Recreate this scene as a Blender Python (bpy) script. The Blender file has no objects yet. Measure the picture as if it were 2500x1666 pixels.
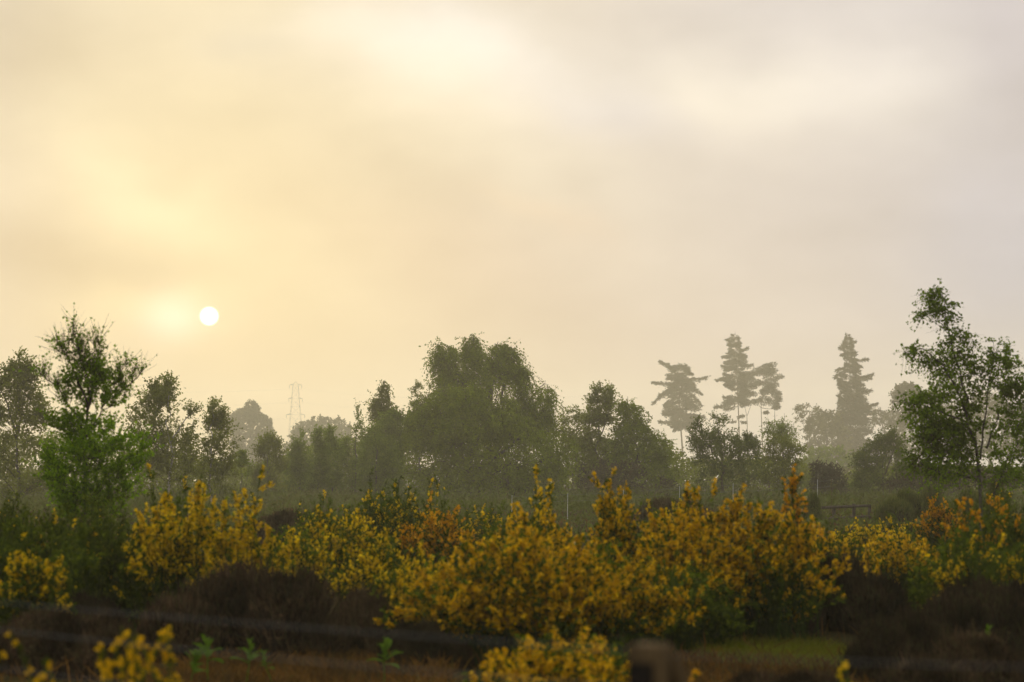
import bpy, math, time
import numpy as np
from math import radians as R

T_START = time.time()
scene = bpy.context.scene
C = scene.collection

# ------------------------------------------------------------------ camera
# photograph coordinates used below are those of the 2500 x 1666 picture ("source" px)
W_SRC, H_SRC, LENS = 2500.0, 1666.0, 85.0
F = LENS / 36.0 * W_SRC
HORIZON = 1169.0
EYE = 1.70
PITCH = math.atan((HORIZON - H_SRC / 2) / F)
cam_d = bpy.data.cameras.new("camera")
cam = bpy.data.objects.new("camera", cam_d)
C.objects.link(cam)
cam.location = (0, 0, EYE)
cam.rotation_euler = (R(90) + PITCH, 0, 0)
cam_d.lens = LENS
cam_d.sensor_width = 36.0
cam_d.clip_start = 0.1
cam_d.clip_end = 6000
cam_d.dof.use_dof = True
cam_d.dof.focus_distance = 185.0
cam_d.dof.aperture_fstop = 2.8
scene.camera = cam

# ------------------------------------------------------------------ sky
SUN_AZ = -math.atan((509 - W_SRC / 2) / F) * -1.0          # negative = left of the view axis
SUN_EL = math.atan((HORIZON - 775) / F)
world = bpy.data.worlds.new("World")
scene.world = world
world.use_nodes = True
nt = world.node_tree
nt.nodes.clear()


def nn(t, **kw):
    n = nt.nodes.new(t)
    for k, v in kw.items():
        setattr(n, k, v)
    return n


def setin(node, idx, val):
    if isinstance(val, bpy.types.NodeSocket):
        nt.links.new(val, node.inputs[idx])
    else:
        node.inputs[idx].default_value = val


def mth(op, a, b=None, c=None, clamp=False):
    n = nn("ShaderNodeMath", operation=op, use_clamp=clamp)
    setin(n, 0, a)
    if b is not None:
        setin(n, 1, b)
    if c is not None:
        setin(n, 2, c)
    return n.outputs[0]


def vmul(col, k):
    n = nn("ShaderNodeVectorMath", operation="SCALE")
    setin(n, 0, col)
    setin(n, 3, k)
    return n.outputs[0]


def vadd(a, b):
    n = nn("ShaderNodeVectorMath", operation="ADD")
    setin(n, 0, a)
    setin(n, 1, b)
    return n.outputs[0]


def vmix(f, a, b):
    n = nn("ShaderNodeMix", data_type="RGBA")
    setin(n, 0, f)
    setin(n, 6, a)
    setin(n, 7, b)
    return n.outputs[2]


SKY_STRENGTH = 0.1
tc = nn("ShaderNodeTexCoord")
sep = nn("ShaderNodeSeparateXYZ")
nt.links.new(tc.outputs["Generated"], sep.inputs[0])
DEG = 180 / math.pi
az = mth("MULTIPLY", mth("ARCTAN2", sep.outputs[0], sep.outputs[1]), DEG)
el = mth("MULTIPLY", mth("ARCSINE", sep.outputs[2]), DEG)
uv = nn("ShaderNodeCombineXYZ")
setin(uv, 0, az)
setin(uv, 1, el)
uv = uv.outputs[0]
# slow wandering of the cloud edges
ndist = nn("ShaderNodeTexNoise", noise_dimensions="3D")
ndist.inputs["Scale"].default_value = 10.0
ndist.inputs["Detail"].default_value = 3.0
nt.links.new(tc.outputs["Generated"], ndist.inputs["Vector"])
off = nn("ShaderNodeVectorMath", operation="SUBTRACT")
nt.links.new(ndist.outputs["Color"], off.inputs[0])
off.inputs[1].default_value = (0.5, 0.5, 0.5)
uvw = vadd(uv, vmul(off.outputs[0], 4.5))


def sky_deg(x, y):
    """display px (2353 wide) -> degrees of azimuth, elevation"""
    x, y = x * 1.0625, y * 1.0625
    return (math.degrees(math.atan((x - W_SRC / 2) / F)), math.degrees(math.atan((HORIZON - y) / F)))


def lobe(x, y, sx, sy, rot=0.0, warped=True):
    u0, v0 = sky_deg(x, y)
    k = 1.0625 / F * DEG
    m = nn("ShaderNodeMapping", vector_type="TEXTURE")
    setin(m, 0, uvw if warped else uv)
    m.inputs["Location"].default_value = (u0, v0, 0)
    m.inputs["Rotation"].default_value = (0, 0, R(rot))
    m.inputs["Scale"].default_value = (sx * k, sy * k, 1e6)
    ln = nn("ShaderNodeVectorMath", operation="LENGTH")
    setin(ln, 0, m.outputs[0])
    q = mth("MULTIPLY", ln.outputs["Value"], ln.outputs["Value"])
    return mth("EXPONENT", mth("MULTIPLY", q, -1.0))


# broad misty overcast: warm towards the sun, cool grey away from it, brighter overhead
su, sv = math.degrees(SUN_AZ), math.degrees(SUN_EL)
m = nn("ShaderNodeMapping", vector_type="TEXTURE")
setin(m, 0, uv)
m.inputs["Location"].default_value = (su, sv + 2, 0)
m.inputs["Scale"].default_value = (9, 24, 1e6)
ln = nn("ShaderNodeVectorMath", operation="LENGTH")
setin(ln, 0, m.outputs[0])
warm = mth("EXPONENT", mth("MULTIPLY", mth("MULTIPLY", ln.outputs["Value"], ln.outputs["Value"]), -1.0))
SKY_COOL = (0.575, 0.54, 0.555, 1)
SKY_WARM = (0.70, 0.605, 0.395, 1)
col = vmix(warm, SKY_COOL, SKY_WARM)
rise = nn("ShaderNodeMapRange", interpolation_type="SMOOTHSTEP")
setin(rise, 0, el)
rise.inputs[1].default_value = 3.0
rise.inputs[2].default_value = 14.0
rise.inputs[3].default_value = 0.0
rise.inputs[4].default_value = 0.14
col = vadd(col, vmul((1.0, 0.95, 0.82), rise.outputs[0]))
zen = nn("ShaderNodeMapRange", interpolation_type="SMOOTHSTEP")
setin(zen, 0, el)
zen.inputs[1].default_value = 13.0
zen.inputs[2].default_value = 75.0
zen.inputs[3].default_value = 0.0
zen.inputs[4].default_value = 0.85
col = vadd(col, vmul((1.0, 0.97, 0.88), zen.outputs[0]))
LOBES = [
    # x, y, sx, sy, rot, rgb
    (240, 370, 280, 140, -42, (.12, .11, .06)),
    (330, 460, 190, 65, -38, (.09, .085, .06)),
    (600, 600, 330, 120, -28, (.07, .075, .04)),
    (480, 300, 330, 170, -20, (.06, .055, .03)),
    (960, 20, 260, 110, -14, (.10, .12, .16)),
    (900, 70, 460, 170, -10, (.09, .09, .09)),
    (1250, 60, 420, 110, -8, (.06, .07, .08)),
    (1880, 190, 330, 110, -8, (.15, .14, .09)),
    (1680, 240, 240, 130, -30, (.10, .09, .05)),
    (1150, 300, 420, 160, -22, (.10, .10, .07)),
    (394, 732, 70, 54, 0, (.24, .235, .27)),
    (478, 730, 95, 80, 0, (.06, .055, .03)),
    (330, 745, 190, 80, 6, (.16, .14, .06)),
    (40, 600, 260, 80, -14, (-.11, -.105, -.08)),
    (20, 60, 200, 150, 20, (-.13, -.125, -.10)),
    (540, 20, 130, 60, 0, (-.08, -.06, -.02)),
    (1100, 620, 420, 150, -22, (-.05, -.06, -.045)),
    (1230, 475, 130, 40, -12, (.03, .0, -.02)),
    (1430, 210, 170, 80, -20, (-.04, -.02, .03)),
    (2340, 700, 230, 300, 0, (-.09, -.05, .03)),
    (2350, 120, 130, 300, 0, (-.08, -.08, -.06)),
]
for (x, y, sx, sy, rot, rgb) in LOBES:
    col = vadd(col, vmul(rgb, lobe(x, y, sx, sy, rot, warped=sx > 100)))
# soft structure of the mist all over the sky
ns = nn("ShaderNodeTexNoise", noise_dimensions="3D")
mp = nn("ShaderNodeMapping")
nt.links.new(tc.outputs["Generated"], mp.inputs[0])
mp.inputs["Scale"].default_value = (6.0, 6.0, 13.0)
mp.inputs["Rotation"].default_value = (0, R(25), 0)
nt.links.new(mp.outputs[0], ns.inputs["Vector"])
ns.inputs["Scale"].default_value = 1.6
ns.inputs["Detail"].default_value = 4.0
ns.inputs["Roughness"].default_value = 0.45
ns2 = nn("ShaderNodeTexNoise", noise_dimensions="3D")
nt.links.new(mp.outputs[0], ns2.inputs["Vector"])
ns2.inputs["Scale"].default_value = 5.0
ns2.inputs["Detail"].default_value = 5.0
nv = mth("ADD", mth("MULTIPLY_ADD", ns.outputs["Fac"], 0.36, 0.82), mth("MULTIPLY_ADD", ns2.outputs["Fac"], 0.14, -0.07))
col = vmul(col, nv)
# the sun's disc, dimmed by the mist
sdir = (math.sin(SUN_AZ) * math.cos(SUN_EL), math.cos(SUN_AZ) * math.cos(SUN_EL), math.sin(SUN_EL))
dist = nn("ShaderNodeVectorMath", operation="DISTANCE")
nt.links.new(tc.outputs["Generated"], dist.inputs[0])
dist.inputs[1].default_value = sdir
disc = nn("ShaderNodeMapRange", interpolation_type="SMOOTHSTEP")
setin(disc, 0, dist.outputs["Value"])
disc.inputs[1].default_value = R(0.18)
disc.inputs[2].default_value = R(0.25)
disc.inputs[3].default_value = 1.0
disc.inputs[4].default_value = 0.0
col = vadd(col, vmul((1.3, 1.25, 1.1), disc.outputs[0]))
sky = nn("ShaderNodeTexSky", sky_type="NISHITA")
sky.sun_disc = False
sky.sun_elevation = SUN_EL
sky.sun_rotation = SUN_AZ
sky.air_density = 1.0
sky.dust_density = 3.0
colmist = vmul(col, 1.0 / SKY_STRENGTH)
final = vmix(0.95, sky.outputs[0], colmist)
bg = nn("ShaderNodeBackground")
setin(bg, 0, final)
bg.inputs[1].default_value = SKY_STRENGTH
wo = nn("ShaderNodeOutputWorld")
nt.links.new(bg.outputs[0], wo.inputs[0])

# ------------------------------------------------------------------ sun behind the mist
sun_d = bpy.data.lights.new("sun", "SUN")
sun = bpy.data.objects.new("sun", sun_d)
C.objects.link(sun)
sun_d.energy = 2.7
sun_d.angle = R(6)
sun_d.color = (1.0, 0.87, 0.60)
from mathutils import Vector
sun.rotation_euler = Vector(sdir).to_track_quat("Z", "Y").to_euler()
sun.location = (-60, 300, 60)

# ------------------------------------------------------------------ exposure and sampling
vs = scene.view_settings
vs.view_transform = "Standard"
vs.look = "None"
vs.exposure = 0.0
vs.gamma = 1.0
cy = scene.cycles
cy.use_denoising = True
cy.denoiser = "OPENIMAGEDENOISE"
cy.use_adaptive_sampling = True
cy.adaptive_threshold = 0.02
cy.max_bounces = 7
cy.diffuse_bounces = 5
cy.glossy_bounces = 1
cy.transmission_bounces = 5
cy.volume_bounces = 2
cy.transparent_max_bounces = 4
cy.caustics_reflective = False
cy.caustics_refractive = False
cy.sample_clamp_indirect = 4.0

HAZE_DENSITY = 0.00054
HAZE_G = 0.35

# ================================================================== helpers
CP, SP = math.cos(PITCH), math.sin(PITCH)


def px(x, y, d):
    """source px at distance d (metres along +Y) -> world point"""
    x = np.asarray(x, float)
    y = np.asarray(y, float)
    dx = (x - W_SRC / 2) / F
    dy = (H_SRC / 2 - y) / F
    t = d / (CP - dy * SP)
    return np.stack([dx * t, np.full_like(t, 1.0) * d, EYE + t * (SP + dy * CP)], -1)


ZO = {1: (0, 700, 3.136), 2: (500, 800, 3.136), 3: (900, 780, 2.941), 4: (1500, 780, 3.016), 5: (1900, 680, 2.528), 0: (0, 0, 1 / 1.0625)}


def zx(n, x):
    return ZO[n][0] + np.asarray(x, float) / ZO[n][2]


def zy(n, y):
    return ZO[n][1] + np.asarray(y, float) / ZO[n][2]


def gz(x, y):
    """ground height"""
    x = np.asarray(x, float)
    y = np.asarray(y, float)
    r = np.sqrt(x * x + y * y)
    f = np.clip((r - 6) / 10, 0, 1)
    return f * (0.07 * np.sin(x * 0.9 + 1.3) * np.cos(y * 0.55 + .4) + 0.06 * np.sin(x * .31 - y * .23 + 2.0) + 0.05 * np.sin(y * 0.17 + x * .11))


def unit(v):
    return v / np.maximum(np.linalg.norm(v, axis=-1, keepdims=True), 1e-9)


def mesh_from(name, verts, quads=None, tris=None, smooth=False):
    verts = np.asarray(verts, np.float32).reshape(-1, 3)
    me = bpy.data.meshes.new(name)
    me.vertices.add(len(verts))
    me.vertices.foreach_set("co", verts.ravel())
    li, ls = [], []
    start = 0
    if quads is not None and len(quads):
        q = np.asarray(quads, np.int32).reshape(-1, 4)
        li.append(q.ravel())
        ls.append(np.arange(len(q)) * 4)
        start = q.size
    if tris is not None and len(tris):
        t = np.asarray(tris, np.int32).reshape(-1, 3)
        li.append(t.ravel())
        ls.append(start + np.arange(len(t)) * 3)
    li = np.concatenate(li).astype(np.int32)
    ls = np.concatenate(ls).astype(np.int32)
    me.loops.add(len(li))
    me.loops.foreach_set("vertex_index", li)
    me.polygons.add(len(ls))
    me.polygons.foreach_set("loop_start", ls)
    if smooth:
        me.polygons.foreach_set("use_smooth", np.ones(len(ls), bool))
    me.update(calc_edges=True)
    return me


class MB:
    """collects geometry for one mesh"""

    def __init__(s):
        s.v, s.q, s.t, s.n = [], [], [], 0

    def add(s, v, q=None, t=None):
        v = np.asarray(v, float).reshape(-1, 3)
        if len(v) == 0:
            return
        s.v.append(v)
        if q is not None:
            s.q.append(np.asarray(q).reshape(-1, 4) + s.n)
        if t is not None:
            s.t.append(np.asarray(t).reshape(-1, 3) + s.n)
        s.n += len(v)

    def mesh(s, name, smooth=False):
        return mesh_from(name, np.concatenate(s.v), np.concatenate(s.q) if s.q else None, np.concatenate(s.t) if s.t else None, smooth)


def obj(name, me, mat, parent=None, kind=None):
    o = bpy.data.objects.new(name, me)
    C.objects.link(o)
    if me is not None and mat is not None and not me.materials:
        me.materials.append(mat)
    if parent is not None:
        o.parent = parent
    if kind:
        o["kind"] = kind
    return o


def thing(name, label, cat, loc=(0, 0, 0), group=None):
    o = bpy.data.objects.new(name, None)
    C.objects.link(o)
    o.location = loc
    o.empty_display_size = 0.2
    o["label"] = label
    o["category"] = cat
    if group:
        o["group"] = group
    return o


def tubes(P, Rr, sides, cap=False):
    """P (B,K,3) polylines, Rr (B,K) radii -> verts, quads"""
    P = np.asarray(P, float)
    B, K, _ = P.shape
    T = unit(np.gradient(P, axis=1))
    ref = np.where(np.abs(T[..., 2:3]) > 0.9, np.array([1.0, 0, 0]), np.array([0, 0, 1.0]))
    N = unit(np.cross(T, ref))
    Bn = np.cross(T, N)
    a = np.arange(sides) / sides * 2 * np.pi
    ring = N[:, :, None] * np.cos(a)[None, None, :, None] + Bn[:, :, None] * np.sin(a)[None, None, :, None]
    V = P[:, :, None] + ring * np.asarray(Rr)[:, :, None, None]
    idx = np.arange(B * K * sides).reshape(B, K, sides)
    a0 = idx[:, :-1]
    a1 = idx[:, 1:]
    q = np.stack([a0, np.roll(a0, -1, 2), np.roll(a1, -1, 2), a1], -1)
    return V.reshape(-1, 3), q.reshape(-1, 4)


def ribbons(rng, P, w):
    """thin flat strips along polylines, w (B,K) half widths"""
    B, K, _ = P.shape
    T = unit(P[:, -1] - P[:, 0])
    S = unit(np.cross(T, rng.normal(size=(B, 3))))
    V = np.stack([P - S[:, None] * w[..., None], P + S[:, None] * w[..., None]], 2)
    idx = np.arange(B * K * 2).reshape(B, K, 2)
    q = np.stack([idx[:, :-1, 0], idx[:, :-1, 1], idx[:, 1:, 1], idx[:, 1:, 0]], -1)
    return V.reshape(-1, 3), q.reshape(-1, 4)


def leaves(rng, pos, dirs, length, width, fold=0.25, nrm=None):
    """one folded rhombic blade each"""
    n = len(pos)
    D = unit(dirs)
    S = unit(np.cross(D, rng.normal(size=(n, 3)) if nrm is None else nrm))
    N = np.cross(S, D)
    L = np.broadcast_to(length, (n,))[:, None]
    Wd = np.broadcast_to(width, (n,))[:, None]
    mid = pos + D * L * .45 + N * Wd * fold
    V = np.stack([pos, mid - S * Wd * .5, pos + D * L, mid + S * Wd * .5], 1)
    q = np.arange(n * 4).reshape(n, 4)
    return V.reshape(-1, 3), q


class Noise3:
    def __init__(s, rng, freq):
        s.k = unit(rng.normal(size=(7, 3))) * freq * rng.uniform(.6, 1.5, (7, 1))
        s.p = rng.uniform(0, 6.28, 7)

    def __call__(s, p):
        return np.sin(p @ s.k.T + s.p).sum(-1) / 3.0


def bez(P0, P1, Pc, K):
    t = np.linspace(0, 1, K)[None, :, None]
    return (1 - t) ** 2 * P0[:, None] + 2 * t * (1 - t) * Pc[:, None] + t ** 2 * P1[:, None]


# ================================================================== materials
def ramp_mat(name, cols, rough=.75, transl=0.3, tcol=1.25, patch=0.0, patch_scale=1.0, spec=.02, patch_col=None):
    m = bpy.data.materials.new(name)
    m.use_nodes = True
    t = m.node_tree
    t.nodes.clear()
    g = t.nodes.new("ShaderNodeNewGeometry")
    r = t.nodes.new("ShaderNodeValToRGB")
    e = r.color_ramp.elements
    while len(e) < len(cols):
        e.new(0.5)
    for i, c in enumerate(cols):
        e[i].position = i / max(1, len(cols) - 1)
        e[i].color = (*c, 1)
    t.links.new(g.outputs["Random Per Island"], r.inputs[0])
    colout = r.outputs[0]
    if patch:
        nz = t.nodes.new("ShaderNodeTexNoise")
        nz.inputs["Scale"].default_value = patch_scale
        nz.inputs["Detail"].default_value = 2
        t.links.new(g.outputs["Position"], nz.inputs["Vector"])
        mr = t.nodes.new("ShaderNodeMapRange")
        mr.inputs[1].default_value = .35
        mr.inputs[2].default_value = .65
        mr.inputs[3].default_value = 1 - patch if patch_col is None else 0
        mr.inputs[4].default_value = 1 + patch if patch_col is None else patch
        t.links.new(nz.outputs["Fac"], mr.inputs[0])
        if patch_col is None:
            v = t.nodes.new("ShaderNodeVectorMath")
            v.operation = "SCALE"
            t.links.new(colout, v.inputs[0])
            t.links.new(mr.outputs[0], v.inputs[3])
            colout = v.outputs[0]
        else:
            v = t.nodes.new("ShaderNodeMix")
            v.data_type = "RGBA"
            t.links.new(mr.outputs[0], v.inputs[0])
            t.links.new(colout, v.inputs[6])
            v.inputs[7].default_value = (*patch_col, 1)
            colout = v.outputs[2]
    b = t.nodes.new("ShaderNodeBsdfPrincipled")
    b.inputs["Roughness"].default_value = rough
    b.inputs["Specular IOR Level"].default_value = spec
    t.links.new(colout, b.inputs["Base Color"])
    o = t.nodes.new("ShaderNodeOutputMaterial")
    if transl:
        tr = t.nodes.new("ShaderNodeBsdfTranslucent")
        v = t.nodes.new("ShaderNodeVectorMath")
        v.operation = "SCALE"
        t.links.new(colout, v.inputs[0])
        v.inputs[3].default_value = tcol
        t.links.new(v.outputs[0], tr.inputs[0])
        mx = t.nodes.new("ShaderNodeMixShader")
        mx.inputs[0].default_value = transl
        t.links.new(b.outputs[0], mx.inputs[1])
        t.links.new(tr.outputs[0], mx.inputs[2])
        t.links.new(mx.outputs[0], o.inputs[0])
    else:
        t.links.new(b.outputs[0], o.inputs[0])
    return m


def surf_mat(name, c0, c1, scale=8.0, stretch=(1, 1, 1), rough=.85, c2=None, bump=0.4, metal=0.0, spec=.03):
    m = bpy.data.materials.new(name)
    m.use_nodes = True
    t = m.node_tree
    b = t.nodes["Principled BSDF"]
    tcn = t.nodes.new("ShaderNodeTexCoord")
    mpn = t.nodes.new("ShaderNodeMapping")
    mpn.inputs["Scale"].default_value = stretch
    t.links.new(tcn.outputs["Object"], mpn.inputs[0])
    nz = t.nodes.new("ShaderNodeTexNoise")
    nz.inputs["Scale"].default_value = scale
    nz.inputs["Detail"].default_value = 6
    nz.inputs["Roughness"].default_value = .65
    t.links.new(mpn.outputs[0], nz.inputs["Vector"])
    r = t.nodes.new("ShaderNodeValToRGB")
    r.color_ramp.elements[0].position = .35
    r.color_ramp.elements[0].color = (*c0, 1)
    r.color_ramp.elements[1].position = .65
    r.color_ramp.elements[1].color = (*c1, 1)
    if c2 is not None:
        e = r.color_ramp.elements.new(.52)
        e.color = (*c2, 1)
    t.links.new(nz.outputs["Fac"], r.inputs[0])
    t.links.new(r.outputs[0], b.inputs["Base Color"])
    b.inputs["Roughness"].default_value = rough
    b.inputs["Metallic"].default_value = metal
    b.inputs["Specular IOR Level"].default_value = spec
    bp = t.nodes.new("ShaderNodeBump")
    bp.inputs["Strength"].default_value = bump
    bp.inputs["Distance"].default_value = .02
    t.links.new(nz.outputs["Fac"], bp.inputs["Height"])
    t.links.new(bp.outputs[0], b.inputs["Normal"])
    return m


M = {}
M["birch_near"] = ramp_mat("leaf_birch_near", [(0.075, 0.145, 0.003), (0.125, 0.225, 0.005), (0.19, 0.3, 0.008)], transl=.5, patch=.3, patch_scale=1.2)
M["birch_right"] = ramp_mat("leaf_birch_right", [(0.06, 0.105, 0.004), (0.095, 0.155, 0.006), (0.135, 0.205, 0.009)], transl=.5, patch=.35, patch_scale=1.0)
M["birch_mid"] = ramp_mat("leaf_birch_mid", [(0.085, 0.105, 0.008), (0.125, 0.15, 0.011), (0.165, 0.19, 0.015)], transl=.5, patch=.3, patch_scale=.8)
M["birch_main"] = ramp_mat("leaf_birch_main", [(0.085, 0.122, 0.004), (0.13, 0.172, 0.006), (0.175, 0.22, 0.009)], transl=.5, patch=.25, patch_scale=.7)
M["sapling"] = ramp_mat("leaf_sapling", [(0.09, 0.13, 0.01), (0.135, 0.185, 0.015), (0.175, 0.23, 0.02)], transl=.5, patch=.25, patch_scale=.8)
M["hawthorn"] = ramp_mat("leaf_hawthorn", [(0.055, 0.075, 0.01), (0.08, 0.11, 0.012), (0.11, 0.14, 0.014)], transl=.5, patch=.3, patch_scale=.8)
M["bronze"] = ramp_mat("leaf_bronze", [(.045, .035, .02), (.065, .048, .024), (.05, .055, .02)], transl=.25, patch=.3, patch_scale=.8)
M["oak_far"] = ramp_mat("leaf_oak", [(0.06, 0.06, 0.02), (0.085, 0.085, 0.025), (0.11, 0.105, 0.03)], transl=.3, patch=.25, patch_scale=.3)
M["needle"] = ramp_mat("needle", [(0.026, 0.026, 0.016), (0.04, 0.04, 0.02), (0.055, 0.052, 0.026)], transl=.1, patch=.25, patch_scale=.3)
M["bark_pine"] = surf_mat("bark_pine", (.05, .035, .025), (.12, .075, .05), 5, (1, 1, .25))
M["bark_birch"] = surf_mat("bark_birch", (.05, .045, .04), (.42, .40, .36), 6, (1, 1, 3.0), c2=(.33, .31, .28))
M["bark_grey"] = surf_mat("bark_grey", (.03, .026, .02), (.13, .12, .10), 8, (1, 1, 2.0), c2=(.09, .08, .065))
M["bark_dark"] = surf_mat("bark_dark", (.035, .028, .02), (.09, .07, .05), 12, (1, 1, .3))
M["twig"] = ramp_mat("twig_bark", [(.035, .025, .018), (.06, .042, .03)], transl=0, rough=.8)
M["broom_stem"] = ramp_mat("broom_stem", [(0.016, 0.032, 0.004), (0.03, 0.055, 0.007), (0.045, 0.07, 0.009)], transl=.15, patch=.25, patch_scale=2)
M["broom_leaf"] = ramp_mat("broom_leaf", [(0.036, 0.052, 0.003), (0.062, 0.085, 0.005), (0.095, 0.12, 0.007)], transl=.35, patch=.3, patch_scale=2)
M["flower_yellow"] = ramp_mat("broom_flower_yellow", [(0.42, 0.28, 0.002), (0.6, 0.4, 0.004), (0.72, 0.51, 0.007)], transl=.35, tcol=1.1, rough=.5)
M["flower_gold"] = ramp_mat("broom_flower_gold", [(0.4, 0.23, 0.002), (0.57, 0.34, 0.003), (0.69, 0.44, 0.005)], transl=.35, tcol=1.1, rough=.5)
M["flower_orange"] = ramp_mat("broom_flower_orange", [(0.4, 0.18, 0.003), (0.55, 0.265, 0.004), (0.66, 0.36, 0.006)], transl=.35, tcol=1.1, rough=.5)
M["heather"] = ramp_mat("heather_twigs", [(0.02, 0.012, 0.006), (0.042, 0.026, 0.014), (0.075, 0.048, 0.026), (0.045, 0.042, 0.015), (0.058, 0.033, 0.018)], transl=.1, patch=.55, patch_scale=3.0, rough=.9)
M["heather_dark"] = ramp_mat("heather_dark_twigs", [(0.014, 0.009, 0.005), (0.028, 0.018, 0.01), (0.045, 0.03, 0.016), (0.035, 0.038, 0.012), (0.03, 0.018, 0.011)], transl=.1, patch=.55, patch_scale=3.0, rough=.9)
M["heather_core"] = surf_mat("mound_core_dark", (.012, .008, .005), (.03, .019, .011), 20)  # dark colour of the solid domes that block light inside mounds
M["gorse"] = ramp_mat("gorse_spines", [(0.05, 0.065, 0.014), (0.085, 0.1, 0.02), (0.12, 0.12, 0.028)], transl=.15, patch=.3, patch_scale=1.5)
M["bracken"] = ramp_mat("bracken", [(0.06, 0.06, 0.014), (0.085, 0.085, 0.018), (0.08, 0.105, 0.014), (0.1, 0.085, 0.022)], transl=.25, patch=.7, patch_scale=.15, patch_col=(.075, .10, .014))
M["dry"] = ramp_mat("dry_grass", [(0.075, 0.038, 0.008), (0.13, 0.062, 0.012), (0.19, 0.092, 0.018), (0.1, 0.075, 0.014)], transl=.3, patch=.7, patch_scale=.9, patch_col=(.03, .022, .009))
M["grass"] = ramp_mat("green_grass", [(0.08, 0.105, 0.006), (0.13, 0.155, 0.008), (0.17, 0.16, 0.012)], transl=.35, patch=.5, patch_scale=1.2, patch_col=(.09, .06, .012))
M["plant"] = ramp_mat("leafy_plant", [(0.06, 0.11, 0.008), (0.09, 0.155, 0.012)], transl=.4)
M["post"] = surf_mat("weathered_wood", (.04, .028, .013), (.14, .096, .045), 6, (6, 6, .6), c2=(.085, .058, .028))
M["near_black"] = surf_mat("near_black_panel", (.006, .005, .004), (.016, .013, .010), 8, (4, 4, 1))  # near-black surface for the panel on the post
M["rail"] = surf_mat("dark_wood", (.035, .028, .022), (.08, .065, .05), 6, (4, 4, 1))
M["wire"] = surf_mat("galvanised_wire", (.09, .095, .10), (.16, .165, .17), 30, rough=.6, metal=.3, bump=0)
M["stake"] = surf_mat("pale_plastic", (.45, .46, .44), (.58, .59, .57), 4, rough=.5, bump=0)
M["steel"] = surf_mat("pylon_steel", (.06, .06, .065), (.10, .10, .105), 2, rough=.6, bump=0)

# ================================================================== ground
def build_ground():
    n = 121
    a = np.linspace(-1, 1, n)
    c = np.sinh(a * 6.2) / math.sinh(6.2) * 1500
    X, Y = np.meshgrid(c, c)
    Y = Y + 20
    Z = gz(X, Y)
    V = np.stack([X, Y, Z], -1).reshape(-1, 3)
    i = np.arange(n * n).reshape(n, n)
    q = np.stack([i[:-1, :-1], i[:-1, 1:], i[1:, 1:], i[1:, :-1]], -1)
    mat = surf_mat("heath_soil", (.020, .014, .007), (.055, .036, .014), .9, c2=(.030, .027, .010), bump=.6, spec=0.0)
    o = obj("ground", mesh_from("ground", V, q, smooth=True), mat, kind="structure")
    o["label"] = "brown heath soil stretching under the shrubs to the trees"


build_ground()

# ================================================================== haze
def build_haze():
    x, y0, y1, z0, z1 = 1640., -1620., 1660., -1.4, 62.
    v = [(-x, y0, z0), (x, y0, z0), (x, y1, z0), (-x, y1, z0), (-x, y0, z1), (x, y0, z1), (x, y1, z1), (-x, y1, z1)]
    q = [(0, 3, 2, 1), (4, 5, 6, 7), (0, 1, 5, 4), (1, 2, 6, 5), (2, 3, 7, 6), (3, 0, 4, 7)]
    m = bpy.data.materials.new("haze_air")
    m.use_nodes = True
    t = m.node_tree
    t.nodes.clear()
    p = t.nodes.new("ShaderNodeVolumePrincipled")
    p.inputs["Color"].default_value = (0.98, 0.93, 0.73, 1)
    p.inputs["Density"].default_value = HAZE_DENSITY
    p.inputs["Anisotropy"].default_value = HAZE_G
    p.inputs["Density Attribute"].default_value = ""
    o = t.nodes.new("ShaderNodeOutputMaterial")
    t.links.new(p.outputs[0], o.inputs["Volume"])
    try:
        m.cycles.homogeneous_volume = True
    except Exception:
        pass
    h = obj("haze", mesh_from("haze", v, q), m, kind="stuff")
    h["label"] = "pale morning mist lying over the whole heath"
    h["category"] = "mist"


build_haze()

# ================================================================== trees
def prof(n, rows, d):
    """rows of (y, xleft, xright) in zoom frame n -> array z, xl, xr in metres"""
    a = np.array(rows, float)
    pl = px(zx(n, a[:, 1]), zy(n, a[:, 0]), d)
    pr = px(zx(n, a[:, 2]), zy(n, a[:, 0]), d)
    o = np.stack([pl[:, 2], pl[:, 0], pr[:, 0]], -1)
    return o[np.argsort(o[:, 0])]


def sample_env(rng, P, n, d, depth, power=.45, shrink=1.0, noise=None, gap=0.0, wexp=1.25):
    zs = np.linspace(P[0, 0], P[-1, 0], 200)
    xl = np.interp(zs, P[:, 0], P[:, 1])
    xr = np.interp(zs, P[:, 0], P[:, 2])
    half = (xr - xl) / 2
    mx = half.max()
    w = np.maximum(half, .03 * mx) ** wexp
    cdf = np.cumsum(w) / w.sum()
    out = []
    got = 0
    for _ in range(12):
        k = int(n * 1.6) + 20
        i = np.clip(np.searchsorted(cdf, rng.random(k)), 0, 199)
        rho = rng.random(k) ** power * shrink
        th = rng.uniform(0, 2 * np.pi, k)
        x = (xl[i] + xr[i]) / 2 + half[i] * rho * np.cos(th)
        y = d + depth * (half[i] * .8 + .2 * mx * (half[i] / mx)) * rho * np.sin(th)
        z = zs[i] + rng.normal(size=k) * (zs[1] - zs[0])
        p = np.stack([x, y, z], -1)
        if noise is not None:
            p = p[noise(p) > gap]
        out.append(p)
        got += len(p)
        if got >= n:
            break
    return np.concatenate(out)[:n]


MID = 1.75


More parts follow.
